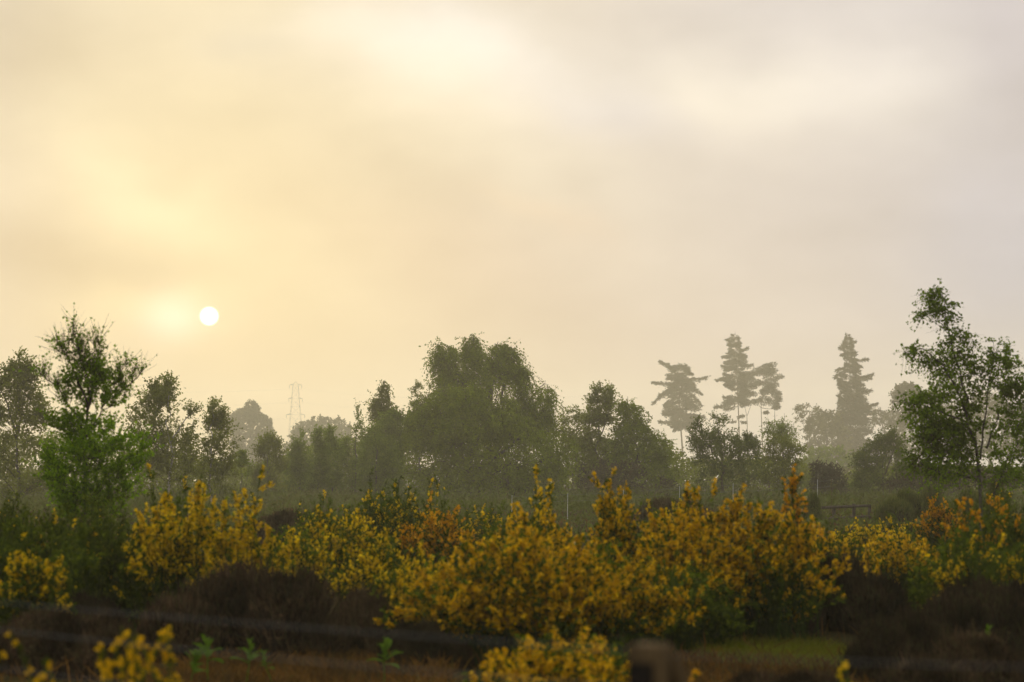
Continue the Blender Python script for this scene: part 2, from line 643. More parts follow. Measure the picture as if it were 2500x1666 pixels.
def tree(name, label, cat, d, zf, stems, lobes, leaf="birch_mid", bark="bark_grey", n1=26, n2=240, tw=6, nl=9, leaf_len=.06, leaf_w=.042,
         twig=(.18, .42), up=.25, droop=.25, hang=0.0, rise=.8, arch=.10, depth=.85, gap=-.55, nfreq=2.2, r0=.06, seed=1, group=None, tip_r=.35, power=.45, ls=1.25, twigs=True, wexp=.85):
    """stems: polylines in zoom frame px; lobes: list of (weight, rows)"""
    rng = np.random.default_rng(seed)
    if 70 <= d <= 120:
        k = MID
        d, leaf_len, leaf_w, nfreq, r0, twig = d * k, leaf_len * k, leaf_w * k, nfreq / k, r0 * k, (twig[0] * k, twig[1] * k)
    stemw = []
    for s in stems:
        s = np.array(s, float)
        w = px(zx(zf, s[:, 0]), zy(zf, s[:, 1]), d)
        w[:, 1] += rng.normal(size=len(w)) * .04
        t = np.linspace(0, 1, len(w))
        tt = np.linspace(0, 1, 14)
        w = np.stack([np.interp(tt, t, w[:, k]) for k in range(3)], -1)
        w[1:-1, :2] += rng.normal(size=(12, 2)) * .012 * np.linalg.norm(w[-1] - w[0])
        # run the foot into the soil
        if not stemw:
            w[0, 2] = min(w[0, 2], gz(w[0, 0], w[0, 1]) - .06)
        stemw.append(w)
    base = stemw[0][0].copy()
    noise = Noise3(rng, nfreq)
    keepf = [l[2] if len(l) > 2 else 1.0 for l in lobes]
    profs = [(l[0], prof(zf, l[1], d)) for l in lobes]
    tot = sum(w for w, _ in profs)
    SP_ = np.concatenate([np.stack([np.interp(np.linspace(0, 13, 60), np.arange(14), w[:, k]) for k in range(3)], -1) for w in stemw])
    # primaries
    t1 = np.concatenate([sample_env(rng, P, max(2, int(n1 * w / tot)), d, depth, .5, .72) for w, P in profs])
    hd = np.linalg.norm(SP_[None, :, :2] - t1[:, None, :2], axis=-1)
    cost = np.abs(SP_[None, :, 2] - (t1[:, None, 2] - rise * hd)) + .55 * hd
    s1 = SP_[np.argmin(cost, 1)]
    L1 = np.linalg.norm(t1 - s1, axis=-1)
    c1 = (s1 + t1) / 2 + np.array([0, 0, 1.]) * (L1 * arch)[:, None] + rng.normal(size=t1.shape) * (L1 * .08)[:, None]
    P1 = bez(s1, t1, c1, 8)
    # secondaries
    t2 = [sample_env(rng, P, int(n2 * w / tot), d, depth, power, 1.0, noise, gap, wexp) for w, P in profs]
    kf = [np.full(len(a), k) for a, k in zip(t2, keepf)]
    for w in (stemw if hang == 0 else []):   # leafy leaders
        kk = 9
        f = rng.uniform(.55, 1.0, kk)
        f[0] = 1.0
        q_ = np.stack([np.interp(f * 13, np.arange(14), w[:, k]) for k in range(3)], -1)
        q_ += rng.normal(size=q_.shape) * .35 * twig[0] * (1.15 - f)[:, None]
        t2.append(q_)
        kf.append(np.full(kk, min(keepf)))
    t2, kf = np.concatenate(t2), np.concatenate(kf)
    cand = np.concatenate([P1[:, 2:].reshape(-1, 3), SP_[20:]])
    s2 = np.empty_like(t2)
    for i in range(0, len(t2), 200):
        a = t2[i:i + 200]
        dv = cand[None] - a[:, None]
        ds = np.linalg.norm(dv, axis=-1) + .9 * np.maximum(0, dv[..., 2] + .1)
        s2[i:i + 200] = cand[np.argmin(ds, 1)]
    L2 = np.linalg.norm(t2 - s2, axis=-1)
    c2 = (s2 + t2) / 2 + np.array([0, 0, 1.]) * (L2 * arch * 1.2)[:, None] + rng.normal(size=t2.shape) * (L2 * .1)[:, None]
    P2 = bez(s2, t2, c2, 5)
    far = d > 250
    # twigs
    n = len(t2) * tw
    pi = np.repeat(np.arange(len(t2)), tw)
    f = rng.uniform(.35, 1.0, n) ** .7 * 3.999
    i0 = f.astype(int)
    fr = (f - i0)[:, None]
    st = P2[pi, i0] * (1 - fr) + P2[pi, i0 + 1] * fr
    tan = unit(P2[pi, i0 + 1] - P2[pi, i0])
    if hang > 0:
        dr = unit(rng.normal(size=(n, 3)) * .55 + tan * .5 + np.array([0, 0, -hang]))
    else:
        dr = unit(tan * .7 + unit(rng.normal(size=(n, 3))) * .75 + np.array([0, 0, up]))
    tl = rng.uniform(twig[0], twig[1], n)
    s = np.linspace(0, 1, 4)[None, :, None]
    P3 = st[:, None] + dr[:, None] * s * tl[:, None, None] - np.array([0, 0, 1.]) * (s ** 2) * (droop * tl)[:, None, None]
    # leaves
    m = n * nl
    li = np.repeat(np.arange(n), nl)
    li = li[rng.random(m) < kf[pi[li]]]
    m = len(li)
    fs = rng.uniform(.08, 1.0, m) * 2.999
    j = fs.astype(int)
    fr = (fs - j)[:, None]
    lp = P3[li, j] * (1 - fr) + P3[li, j + 1] * fr
    lt = unit(P3[li, j + 1] - P3[li, j])
    ld = unit(lt * .6 + rng.normal(size=(m, 3)) * .6 + np.array([0, 0, -.35]))
    sc = rng.uniform(.65, 1.2, m)
    lv, lq = leaves(rng, lp, ld, leaf_len * ls * sc, leaf_w * ls * 1.1 * sc)
    # trunk and branches
    tr = MB()
    for k, w in enumerate(stemw):
        rr = r0 * (1 if k == 0 else .6) * np.linspace(1, .12, 14) ** .9
        v, q = tubes(w[None], rr[None], 8)
        tr.add(v, q)
    br = MB()
    r1 = np.clip(L1 * .012, .006, r0 * .5)
    v, q = tubes(P1, r1[:, None] * np.linspace(1, .3, 8)[None], 5)
    br.add(v, q)
    r2 = np.clip(L2 * .007, .003, .02)
    if not far:
        v, q = tubes(P2[:, [0, 2, 4]], r2[:, None] * np.linspace(1, .4, 3)[None], 3)
        br.add(v, q)
    if twigs:
        v, q = ribbons(rng, P3[:, [0, 3]], np.full((n, 2), .0022) * np.array([1.3, .7]))
        br.add(v, q)
    root = thing(name, label, cat, tuple(base), group)
    for mb, nm in ((tr, "trunk"), (br, "branches")):
        mb.v = [x - base for x in mb.v]
        obj(nm, mb.mesh(nm, True), M[bark if nm == "trunk" else "twig"], root, None if nm == "trunk" else "stuff")
    obj("crown", mesh_from("crown", lv - base, lq), M[leaf], root, "stuff")
    return root


GB = "trees round the edge of the heath"
# ---- near sapling left
tree("birch_sapling", "bright green young birch with spiky open top, low sun to its right", "tree", 38, 1,
     [[(650, 1780), (655, 1100), (680, 800), (630, 520), (566, 262)], [(670, 1000), (720, 640), (775, 345)], [(670, 900), (560, 640), (447, 415)],
      [(660, 1150), (860, 780), (965, 600)], [(660, 1150), (450, 780), (280, 650)], [(860, 850), (1000, 740), (1090, 655)]],
     [(1.2, [(262, 560, 574), (330, 540, 600), (420, 500, 640), (520, 500, 700), (620, 500, 760)], .15),
      (.45, [(345, 765, 785), (420, 660, 795), (520, 640, 790), (600, 640, 800)], .15),
      (.35, [(415, 440, 470), (500, 425, 520), (580, 460, 540)], .15),
      (.5, [(590, 930, 965), (650, 850, 1075), (720, 800, 1040), (790, 900, 1100), (850, 900, 960)], .15),
      (.45, [(650, 278, 300), (700, 320, 450), (760, 380, 520), (800, 420, 520)], .15),
      (3.2, [(620, 560, 800), (700, 490, 900), (780, 420, 970), (850, 410, 960), (900, 450, 900), (940, 600, 880)], .5),
      (6.5, [(1000, 380, 470), (1040, 370, 930), (1120, 300, 1000), (1180, 280, 1190), (1260, 270, 1200), (1350, 250, 1190), (1450, 300, 1100), (1560, 320, 1060), (1650, 400, 1000), (1780, 450, 950)])],
     leaf="birch_near", bark="bark_dark", n1=44, n2=520, tw=5, nl=8, leaf_len=.048, leaf_w=.038, twig=(.16, .42), up=0.8, droop=.1, rise=1.0, arch=-.05, gap=-1.3, nfreq=4, r0=.03, ls=1.1, seed=11, group=GB)
# ---- near birch right
tree("birch_tree", "leaning slender-stemmed birch with loose green crown at right edge", "tree", 45, 5,
     [[(1262, 1340), (1230, 1050), (1180, 800), (1120, 600), (1050, 260), (985, 66)], [(1250, 1120), (1270, 850), (1300, 650), (1325, 390)], [(1290, 1050), (1400, 750), (1420, 420)],
      [(1200, 900), (1040, 560), (900, 430), (778, 455)], [(1330, 1330), (1460, 1000), (1560, 640)], [(1230, 1240), (1000, 1190), (820, 1150)], [(1190, 900), (900, 780), (705, 760)]],
     [(1.6, [(62, 985, 1005), (75, 900, 1012), (120, 925, 1048), (200, 905, 1078), (260, 935, 1135), (330, 930, 1185), (400, 980, 1180)], .6),
      (.22, [(185, 870, 905), (205, 852, 960), (225, 870, 960)], .6),
      (2.6, [(360, 985, 1200), (450, 980, 1250), (550, 940, 1260), (650, 950, 1270), (720, 960, 1200)], .7),
      (.55, [(415, 790, 860), (440, 775, 960), (480, 850, 1000), (530, 890, 980)], .6),
      (2.0, [(385, 1310, 1330), (430, 1290, 1440), (500, 1250, 1480), (600, 1240, 1500), (680, 1300, 1510), (740, 1340, 1500)], .6),
      (1.5, [(680, 860, 980), (720, 720, 1050), (790, 770, 1060), (860, 800, 1040), (920, 860, 1050)]),
      (4.5, [(880, 900, 1150), (960, 830, 1150), (1040, 800, 1180), (1110, 790, 1200), (1170, 800, 1230), (1230, 1000, 1250)]),
      (3.6, [(640, 1420, 1560), (760, 1320, 1660), (860, 1290, 1700), (960, 1270, 1700), (1080, 1280, 1700), (1180, 1240, 1660), (1260, 1300, 1600)]),
      (1.0, [(700, 1050, 1180), (850, 1060, 1300), (950, 1100, 1300)])],
     leaf="birch_right", bark="bark_grey", n1=60, n2=640, tw=5, nl=7, leaf_len=.050, leaf_w=.038, twig=(.16, .42), up=.05, droop=.45, rise=.8, arch=.08, gap=-1.1, nfreq=4, r0=.035, ls=1.15, seed=12, group=GB)
# ---- left edge birch
tree("birch_tree", "hazy birch cut off by the left edge, behind the bright sapling", "tree", 76, 1,
     [[(130, 1700), (130, 1200), (120, 900), (135, 535)], [(140, 1150), (190, 800), (212, 595)], [(120, 1100), (20, 800), (-60, 700)]],
     [(1.4, [(535, 130, 140), (590, 115, 155), (640, 60, 170), (700, 10, 230), (780, -40, 270)]), (.4, [(595, 200, 225), (660, 180, 240), (740, 170, 260)]),
      (3.4, [(760, -60, 290), (850, -120, 330), (950, -160, 400), (1050, -160, 400)]), (5, [(1000, -200, 380), (1150, -240, 420), (1300, -260, 430), (1450, -260, 440), (1600, -260, 440)])],
     leaf="birch_mid", n1=40, n2=420, tw=6, nl=9, leaf_len=.062, leaf_w=.045, gap=-0.55, nfreq=3.5, up=0.6, droop=0.2, r0=.05, ls=1.15, twig=(.25, .6), seed=13, group=GB)
# ---- birch right of sapling
tree("birch_tree", "rounded mid-height birch between bright sapling and slim birch", "tree", 76, 1,
     [[(1290, 1700), (1300, 1250), (1290, 1000), (1287, 738)], [(1290, 1250), (1200, 1000), (1178, 790)], [(1300, 1200), (1430, 1000), (1490, 960)]],
     [(1.2, [(738, 1280, 1296), (790, 1262, 1312), (850, 1200, 1350), (920, 1180, 1400)]), (.4, [(785, 1172, 1185), (840, 1150, 1210), (900, 1100, 1240)]),
      (3.5, [(840, 1060, 1330), (900, 1035, 1390), (980, 975, 1450), (1060, 960, 1500), (1140, 970, 1510), (1220, 1060, 1510)]),
      (4, [(1150, 1100, 1500), (1300, 1090, 1520), (1450, 1080, 1530), (1600, 1080, 1530)])],
     leaf="birch_mid", n1=34, n2=320, tw=6, nl=8, leaf_len=.06, leaf_w=.044, gap=-0.55, nfreq=3.5, up=0.7, droop=0.1, r0=.045, ls=1.15, twig=(.25, .6), bark="bark_birch", seed=14, group=GB)
tree("birch_tree", "slim pointed birch with pale trunk left of the farthest round trees", "tree", 79, 1,
     [[(1612, 1700), (1614, 1300), (1620, 1100), (1630, 915)], [(1614, 1250), (1690, 1060), (1695, 990)]],
     [(1.0, [(915, 1624, 1636), (970, 1600, 1660), (1040, 1560, 1700), (1100, 1540, 1725)]), (3.0, [(1060, 1540, 1730), (1150, 1515, 1780), (1250, 1500, 1815), (1350, 1500, 1815), (1450, 1530, 1800)]),
      (1.2, [(1400, 1480, 1830), (1600, 1480, 1840)])],
     leaf="birch_mid", n1=26, n2=190, tw=6, nl=8, leaf_len=.06, leaf_w=.044, gap=-0.55, nfreq=3.5, up=0.7, droop=0.1, r0=.04, ls=1.1, twig=(.25, .55), bark="bark_birch", seed=15, group=GB)
# ---- main birches
tree("birch_tree", "tallest broad weeping birch at the centre, trailing twigs over the dome", "tree", 106, 3,
     [[(880, 1330), (880, 900), (880, 600), (830, 350), (750, 110)], [(880, 800), (650, 420), (490, 200)], [(885, 760), (1000, 420), (1050, 200)], [(885, 860), (1150, 600), (1270, 440)],
      [(870, 600), (900, 400), (930, 160)]],
     [(1.0, [(100, 735, 765), (130, 690, 800), (180, 670, 830), (260, 660, 860)]), (1.3, [(158, 470, 500), (190, 452, 620), (260, 445, 660), (330, 440, 660)]),
      (2.2, [(150, 920, 980), (190, 880, 1030), (240, 860, 1125), (300, 840, 1120), (380, 850, 1150)]), (2.4, [(280, 440, 900), (350, 432, 920), (420, 420, 900), (480, 450, 860), (540, 480, 800)]),
      (3.6, [(330, 960, 1160), (390, 1050, 1200), (430, 1020, 1300), (500, 1000, 1335), (580, 1030, 1345), (680, 1060, 1340), (760, 1080, 1330)]), (4.2, [(170, 560, 1000), (230, 470, 1110), (300, 445, 1120), (380, 430, 1160), (460, 440, 1290), (560, 470, 1330), (660, 500, 1335)]),
      (1.5, [(700, 500, 1330), (900, 450, 1330), (1150, 450, 1300)])],
     leaf="birch_main", n1=60, n2=980, tw=6, nl=9, leaf_len=.062, leaf_w=.045, twig=(.35, .95), hang=1.1, droop=.25, rise=.9, arch=.22, gap=-1.1, nfreq=2.6, r0=.13, ls=1.3, seed=16, group=GB, depth=.9)
tree("birch_tree", "low wide dome-shaped weeping birch before the tallest central one", "tree", 97, 3,
     [[(760, 1380), (760, 1000), (740, 750), (700, 500)], [(760, 1100), (1100, 850), (1350, 790)], [(760, 1100), (480, 750), (330, 600)], [(770, 900), (880, 650), (930, 520)]],
     [(6, [(478, 560, 780), (510, 450, 940), (560, 320, 1060), (640, 272, 1095), (720, 245, 1150), (800, 238, 1200)]), (7, [(760, 240, 1330), (820, 238, 1470), (890, 232, 1510), (1000, 235, 1512), (1100, 245, 1485), (1220, 275, 1440), (1300, 300, 1400)])],
     leaf="birch_main", n1=70, n2=1150, tw=6, nl=12, leaf_len=.062, leaf_w=.045, twig=(.3, .8), hang=1.0, droop=.25, rise=.7, arch=.25, gap=-1.0, nfreq=2.2, r0=.10, ls=1.35, seed=17, group=GB, depth=.8, power=.35)
tree("birch_tree", "light green rounded birch tucked against left flank of central dome", "tree", 108, 3,
     [[(80, 1300), (90, 950), (150, 680)]], [(3, [(630, 130, 240), (700, 60, 270), (780, 0, 270), (900, -60, 260), (1050, -80, 260), (1220, -90, 260)])],
     leaf="sapling", n1=26, n2=320, tw=6, nl=10, leaf_len=.065, leaf_w=.048, hang=.6, twig=(0.25, 0.6), arch=.2, gap=-.7, r0=.05, ls=1.35, seed=18, group=GB, power=.35)
tree("birch_tree", "small left-leaning weeping birch, narrow top, left of centre", "tree", 113, 2,
     [[(1480, 1250), (1460, 800), (1430, 600), (1380, 402)], [(1450, 800), (1330, 620), (1285, 550)]],
     [(1, [(402, 1374, 1386), (450, 1355, 1400), (510, 1335, 1420), (570, 1330, 1440), (650, 1320, 1470)]), (.9, [(530, 1285, 1340), (580, 1268, 1350), (640, 1265, 1350), (720, 1268, 1330)]), (2, [(640, 1330, 1490), (720, 1320, 1530), (800, 1300, 1580), (900, 1290, 1600)])],
     leaf="birch_mid", n1=22, n2=190, tw=6, nl=8, leaf_len=.07, leaf_w=.048, hang=.8, twig=(.2, .6), arch=.2, gap=-.4, nfreq=3, r0=.05, seed=19, group=GB)
tree("willow_shrub", "thin upright twiggy shrub showing at left shoulder of tallest birch", "shrub", 116, 2,
     [[(1640, 1000), (1640, 700), (1620, 438)], [(1640, 800), (1690, 600), (1730, 450)]], [(1, [(438, 1600, 1640), (500, 1588, 1740), (570, 1560, 1750), (660, 1540, 1760), (760, 1540, 1760)])],
     leaf="birch_mid", n1=16, n2=90, tw=5, nl=6, leaf_len=.07, leaf_w=.035, up=.8, gap=-.4, r0=.04, seed=20, group=GB)
# row of young birches
SAP = [([(470, 1330), (480, 1000), (482, 845)], [(845, 474, 490), (890, 440, 540), (950, 410, 590), (1030, 370, 615), (1130, 350, 640), (1260, 350, 650)], "pointed young birch under the gap between the hazy round trees", 104),
       ([(720, 1340), (735, 1000), (742, 835)], [(835, 734, 750), (880, 710, 780), (950, 660, 810), (1050, 630, 830), (1260, 620, 840)], "young birch below pylon, second of the row of saplings", 107),
       ([(880, 1340), (860, 1000), (862, 818)], [(818, 855, 870), (870, 828, 895), (950, 800, 930), (1080, 770, 950), (1260, 770, 960)], "narrow young birch, third sapling, before hazy flat-domed tree", 103),
       ([(980, 1340), (950, 1000), (948, 812)], [(812, 940, 955), (880, 915, 990), (960, 890, 1040), (1080, 880, 1080), (1260, 880, 1090)], "young birch, fourth sapling, beside the tallest of that row", 106),
       ([(1150, 1340), (1160, 900), (1166, 636)], [(636, 1160, 1172), (690, 1135, 1195), (745, 1095, 1240), (830, 1055, 1280), (950, 1020, 1300), (1100, 1000, 1320), (1260, 1000, 1330)], "tallest pointed sapling of the row, left of the weeping birches", 105),
       ([(1300, 1340), (1320, 1000), (1310, 790)], [(780, 1270, 1360), (850, 1230, 1420), (950, 1200, 1470), (1100, 1190, 1500), (1260, 1190, 1500)], "bushy pale birch sapling below the small leaning birch", 102)]
for k, (st, rows, lab, d) in enumerate(SAP):
    tree("birch_sapling", lab, "tree", d, 2, [st], [(1, rows)], leaf="sapling" if k != 0 else "birch_mid", n1=20, n2=190, tw=6, nl=9, ls=1.15, twig=(.25, .6), leaf_len=.062, leaf_w=.045, up=.9, droop=.05, rise=1.4, arch=-.02, gap=-.5, nfreq=3.5, r0=.03, seed=30 + k, group="young birches in a row", power=.4)
tree("willow_shrub", "wispy pale green shoots beside foot of slim pale-trunked birch", "shrub", 90, 2,
     [[(280, 1320), (280, 1150), (282, 975)], [(290, 1320), (320, 1200), (335, 1060)]], [(1, [(975, 276, 288), (1040, 255, 320), (1120, 235, 345), (1250, 230, 350)])],
     leaf="sapling", n1=12, n2=60, tw=5, nl=6, leaf_len=.06, leaf_w=.03, up=.9, gap=-.5, r0=.02, seed=41, group=GB)
# right-hand group
tree("birch_tree", "pointed twin-topped birch right of the central weeping birches", "tree", 111, 3,
     [[(1640, 1300), (1640, 900), (1640, 495)], [(1650, 900), (1710, 700), (1730, 515)]],
     [(1.3, [(495, 1633, 1648), (545, 1600, 1685), (600, 1585, 1740), (680, 1570, 1760), (760, 1540, 1770)]), (.3, [(515, 1722, 1738), (580, 1700, 1760), (640, 1690, 1770)]), (4, [(700, 1500, 1780), (800, 1480, 1800), (950, 1480, 1830), (1200, 1480, 1850)])],
     leaf="birch_mid", n1=30, n2=380, tw=6, nl=9, leaf_len=.065, leaf_w=.047, up=0.7, droop=0.15, gap=-.55, nfreq=3, r0=.06, ls=1.25, twig=(.25, .65), seed=21, group=GB, power=.4)
tree("birch_tree", "round-shouldered birch with drooping right edge, left of leaning conifer", "tree", 109, 3,
     [[(1930, 1300), (1920, 900), (1860, 555)], [(1920, 950), (2000, 750), (2040, 690)]],
     [(1.3, [(555, 1850, 1872), (595, 1800, 1950), (650, 1785, 2025), (720, 1775, 2055), (790, 1760, 2060)]), (4.4, [(760, 1740, 2070), (860, 1700, 2150), (950, 1700, 2200), (1050, 1700, 2235), (1200, 1700, 2250)])],
     leaf="birch_main", n1=34, n2=420, tw=6, nl=10, leaf_len=.065, leaf_w=.047, hang=.6, twig=(0.25, 0.65), arch=.2, gap=-.6, nfreq=3, r0=.06, ls=1.3, seed=22, group=GB, power=.4)
tree("birch_tree", "small loose birch filling the notch beside the central dome", "tree", 118, 3,
     [[(1480, 1200), (1490, 900), (1495, 645)]], [(1, [(642, 1470, 1520), (680, 1370, 1570), (730, 1350, 1580), (850, 1360, 1600), (1100, 1380, 1600)])],
     leaf="birch_mid", n1=20, n2=140, tw=6, nl=6, leaf_len=.068, leaf_w=.048, up=0.6, gap=-.45, r0=.045, twig=(.25, .55), seed=23, group=GB)
tree("hawthorn_shrub", "dark wide hawthorn below the three tall pines", "shrub", 98, 4,
     [[(800, 1330), (800, 1050), (740, 715)], [(800, 1100), (640, 850), (610, 760)], [(800, 1100), (960, 930), (1010, 870)]],
     [(1.6, [(712, 730, 760), (745, 640, 840), (800, 590, 870), (880, 555, 900), (940, 550, 950)]), (.6, [(850, 960, 1030), (900, 920, 1080), (980, 900, 1090)]), (4, [(900, 545, 1050), (1000, 560, 1100), (1100, 560, 1140), (1250, 560, 1160)])],
     leaf="hawthorn", bark="bark_dark", n1=36, n2=340, tw=6, nl=9, leaf_len=.058, leaf_w=.042, up=0.5, droop=.1, gap=-.5, nfreq=3.2, r0=.06, ls=1.15, twig=(.22, .55), seed=24, group=GB)
tree("willow_shrub", "loose pale willow rising right of the pine trunks", "shrub", 112, 4,
     [[(1150, 1250), (1170, 950), (1180, 665)], [(1170, 1000), (1230, 820), (1250, 690)], [(1170, 1000), (1290, 820), (1320, 760)]],
     [(1, [(665, 1170, 1190), (700, 1120, 1230), (780, 1100, 1250), (880, 1090, 1260)]), (1, [(690, 1240, 1262), (740, 1200, 1310), (800, 1190, 1340), (880, 1200, 1330)])],
     leaf="sapling", bark="bark_dark", n1=24, n2=100, tw=6, nl=5, leaf_len=.075, leaf_w=.03, hang=.35, twig=(.2, .5), arch=.15, gap=-.3, nfreq=3.5, r0=.04, seed=25, group=GB)
tree("willow_shrub", "green bushy shrub behind the tall orange broom spire", "shrub", 96, 4,
     [[(1250, 1330), (1250, 1100), (1230, 890)], [(1250, 1150), (1340, 1000), (1370, 960)]],
     [(3, [(880, 1180, 1290), (950, 1110, 1350), (1050, 1090, 1390), (1150, 1090, 1410), (1260, 1090, 1420)])],
     leaf="birch_mid", bark="bark_dark", n1=26, n2=200, tw=6, nl=7, leaf_len=.058, leaf_w=.036, up=0.6, gap=-.5, nfreq=3, r0=.035, twig=(.25, .6), seed=26, group=GB)
tree("hawthorn_shrub", "small dark bush beside the white fence stakes, misty gap behind", "shrub", 100, 4,
     [[(1530, 1340), (1520, 1200), (1500, 1075)], [(1540, 1300), (1600, 1180), (1640, 1110)]], [(2, [(1068, 1465, 1540), (1100, 1440, 1620), (1160, 1435, 1690), (1230, 1440, 1710), (1290, 1450, 1710)])],
     leaf="bronze", bark="bark_dark", n1=20, n2=190, tw=6, nl=6, leaf_len=.05, leaf_w=.038, up=0.5, gap=-.5, r0=.03, seed=27, group=GB)
tree("hawthorn_shrub", "broad green hawthorn between dark bush and right-hand birch", "shrub", 97, 4,
     [[(1980, 1350), (1980, 1100), (1960, 880)], [(1990, 1150), (2060, 950), (2055, 840)], [(1980, 1200), (1840, 1050), (1800, 990)]],
     [(3.2, [(840, 2045, 2065), (890, 1930, 2100), (950, 1840, 2130), (1050, 1770, 2170), (1150, 1745, 2200), (1270, 1750, 2210)])],
     leaf="hawthorn", bark="bark_dark", n1=34, n2=330, tw=6, nl=9, leaf_len=.056, leaf_w=.04, up=0.6, gap=-.5, nfreq=3, r0=.05, ls=1.15, twig=(.25, .6), seed=28, group=GB)
tree("hawthorn_shrub", "bronze-brown scrub below the round-shouldered birch, behind fence stakes", "shrub", 104, 3,
     [[(1700, 1330), (1700, 1180), (1690, 1040)], [(1720, 1300), (1850, 1180), (1900, 1080)], [(1700, 1300), (1580, 1160), (1540, 1080)]],
     [(3, [(1030, 1540, 1900), (1080, 1500, 2050), (1160, 1450, 2200), (1260, 1430, 2260), (1330, 1430, 2280)])],
     leaf="bronze", bark="bark_dark", n1=30, n2=320, tw=6, nl=7, leaf_len=.052, leaf_w=.036, up=0.5, gap=-.6, r0=.04, seed=29, group=GB)
tree("hawthorn_shrub", "low brown scrub at right under the leaning birch", "shrub", 84, 5,
     [[(1000, 1330), (1000, 1260), (980, 1190)], [(1050, 1330), (1200, 1250), (1300, 1200)]], [(2, [(1180, 850, 1350), (1230, 700, 1500), (1300, 600, 1600)])],
     leaf="bronze", bark="bark_dark", n1=22, n2=260, tw=6, nl=7, leaf_len=.05, leaf_w=.036, up=.3, gap=-.6, r0=.03, seed=42, group=GB)
# distant broadleaved trees
FAR = dict(bark="bark_dark", leaf="oak_far", leaf_len=.58, leaf_w=.46, twig=(.7, 1.8), tw=5, nl=6, arch=.1, up=.15, droop=.2, gap=-1.0, nfreq=.6, r0=.45, twigs=False)
GF = "hazy trees far beyond the heath"
tree("oak_tree", "tall hazy oak with peaked crown, left of the pylon", "tree", 800, 2, [[(360, 1330), (360, 1000), (355, 580)], [(360, 1000), (250, 800), (230, 700)], [(360, 1000), (470, 800), (500, 720)]],
     [(1, [(572, 335, 385), (610, 300, 405), (640, 250, 420), (690, 195, 490)]), (5, [(660, 230, 470), (720, 170, 520), (800, 160, 555), (900, 170, 565), (1000, 200, 550), (1120, 220, 520)])], n1=40, n2=520, seed=51, group=GF, power=.4, **FAR)
tree("oak_tree", "hazy flat-domed oak just right of the pylon", "tree", 790, 2, [[(900, 1330), (900, 1000), (890, 720)], [(900, 1050), (730, 850), (690, 790)], [(900, 1050), (1080, 850), (1100, 770)]],
     [(5, [(688, 840, 960), (715, 770, 1070), (760, 670, 1130), (830, 635, 1190), (900, 595, 1250), (980, 570, 1280), (1100, 570, 1300)])], n1=44, n2=560, seed=52, group=GF, power=.4, **FAR)
tree("oak_tree", "thin-topped pale hazy tree left of the spire conifer", "tree", 620, 4, [[(1440, 1250), (1440, 900), (1440, 640)], [(1440, 950), (1390, 760), (1350, 650)], [(1440, 950), (1520, 760), (1500, 650)]],
     [(1, [(628, 1345, 1375), (660, 1320, 1540), (730, 1325, 1560), (820, 1370, 1560)])], n1=24, n2=70, seed=53, group=GF, **{**FAR, "leaf_len": .28, "leaf_w": .2, "gap": -.2, "nfreq": 1.6, "r0": .12, "nl": 6})
tree("oak_tree", "dark hazy bushy tree joined to left side of the spire conifer", "tree", 660, 4, [[(1560, 1250), (1560, 950), (1560, 700)], [(1560, 1000), (1470, 850), (1440, 760)]],
     [(4, [(688, 1540, 1660), (730, 1430, 1690), (800, 1400, 1720), (900, 1400, 1740), (1000, 1400, 1760), (1150, 1380, 1760)])], n1=34, n2=360, seed=54, group=GF, power=.4, **{**FAR, "leaf_len": .48, "leaf_w": .36})
tree("oak_tree", "hazy lumpy tree with flat crown just left of right-hand birch", "tree", 660, 5, [[(830, 1200), (820, 900), (800, 670)], [(820, 950), (740, 780), (715, 710)], [(820, 950), (960, 780), (1000, 700)]],
     [(1.6, [(655, 760, 830), (690, 705, 870), (730, 700, 880), (760, 720, 880)]), (5, [(700, 860, 1010), (760, 700, 1100), (830, 660, 1120), (950, 620, 1130), (1100, 600, 1150)])], n1=36, n2=420, seed=55, group=GF, power=.4, **{**FAR, "leaf_len": .48, "leaf_w": .36, "gap": -.35})
tree("oak_tree", "broad hazy tree seen through the right-hand birch crown", "tree", 640, 5, [[(1300, 1200), (1300, 950), (1290, 730)], [(1300, 1000), (1180, 850), (1120, 770)], [(1300, 1000), (1450, 850), (1500, 780)]],
     [(5, [(715, 1180, 1320), (760, 1080, 1420), (840, 1040, 1560), (950, 1030, 1620), (1100, 1020, 1640)])], n1=36, n2=420, seed=56, group=GF, power=.4, **{**FAR, "leaf_len": .48, "leaf_w": .36})
tree("oak_tree", "ragged hazy tree with bright gap, right of the spire conifer", "tree", 670, 4, [[(2010, 1250), (2000, 900), (1960, 690)], [(2000, 900), (2080, 760), (2100, 700)]],
     [(1, [(672, 1900, 1990), (720, 1890, 2010), (770, 1890, 2000)]), (3, [(740, 1990, 2140), (850, 1975, 2160), (950, 1960, 2160), (1100, 1880, 2160)])], n1=26, n2=230, seed=57, group=GF, **{**FAR, "leaf_len": .32, "leaf_w": .24, "gap": -.35, "nfreq": 1.4})
tree("oak_tree", "low hazy green scrub tree in the misty gap before the spire", "tree", 380, 4, [[(1520, 1250), (1520, 1100), (1500, 960)], [(1520, 1120), (1650, 1030), (1680, 980)]],
     [(4, [(940, 1400, 1700), (990, 1340, 1780), (1060, 1330, 1820), (1180, 1330, 1840)])], n1=30, n2=330, seed=58, group=GF, power=.4, **{**FAR, "leaf_len": .2, "leaf_w": .15, "leaf": "sapling", "r0": .1, "twig": (.3, .7)})
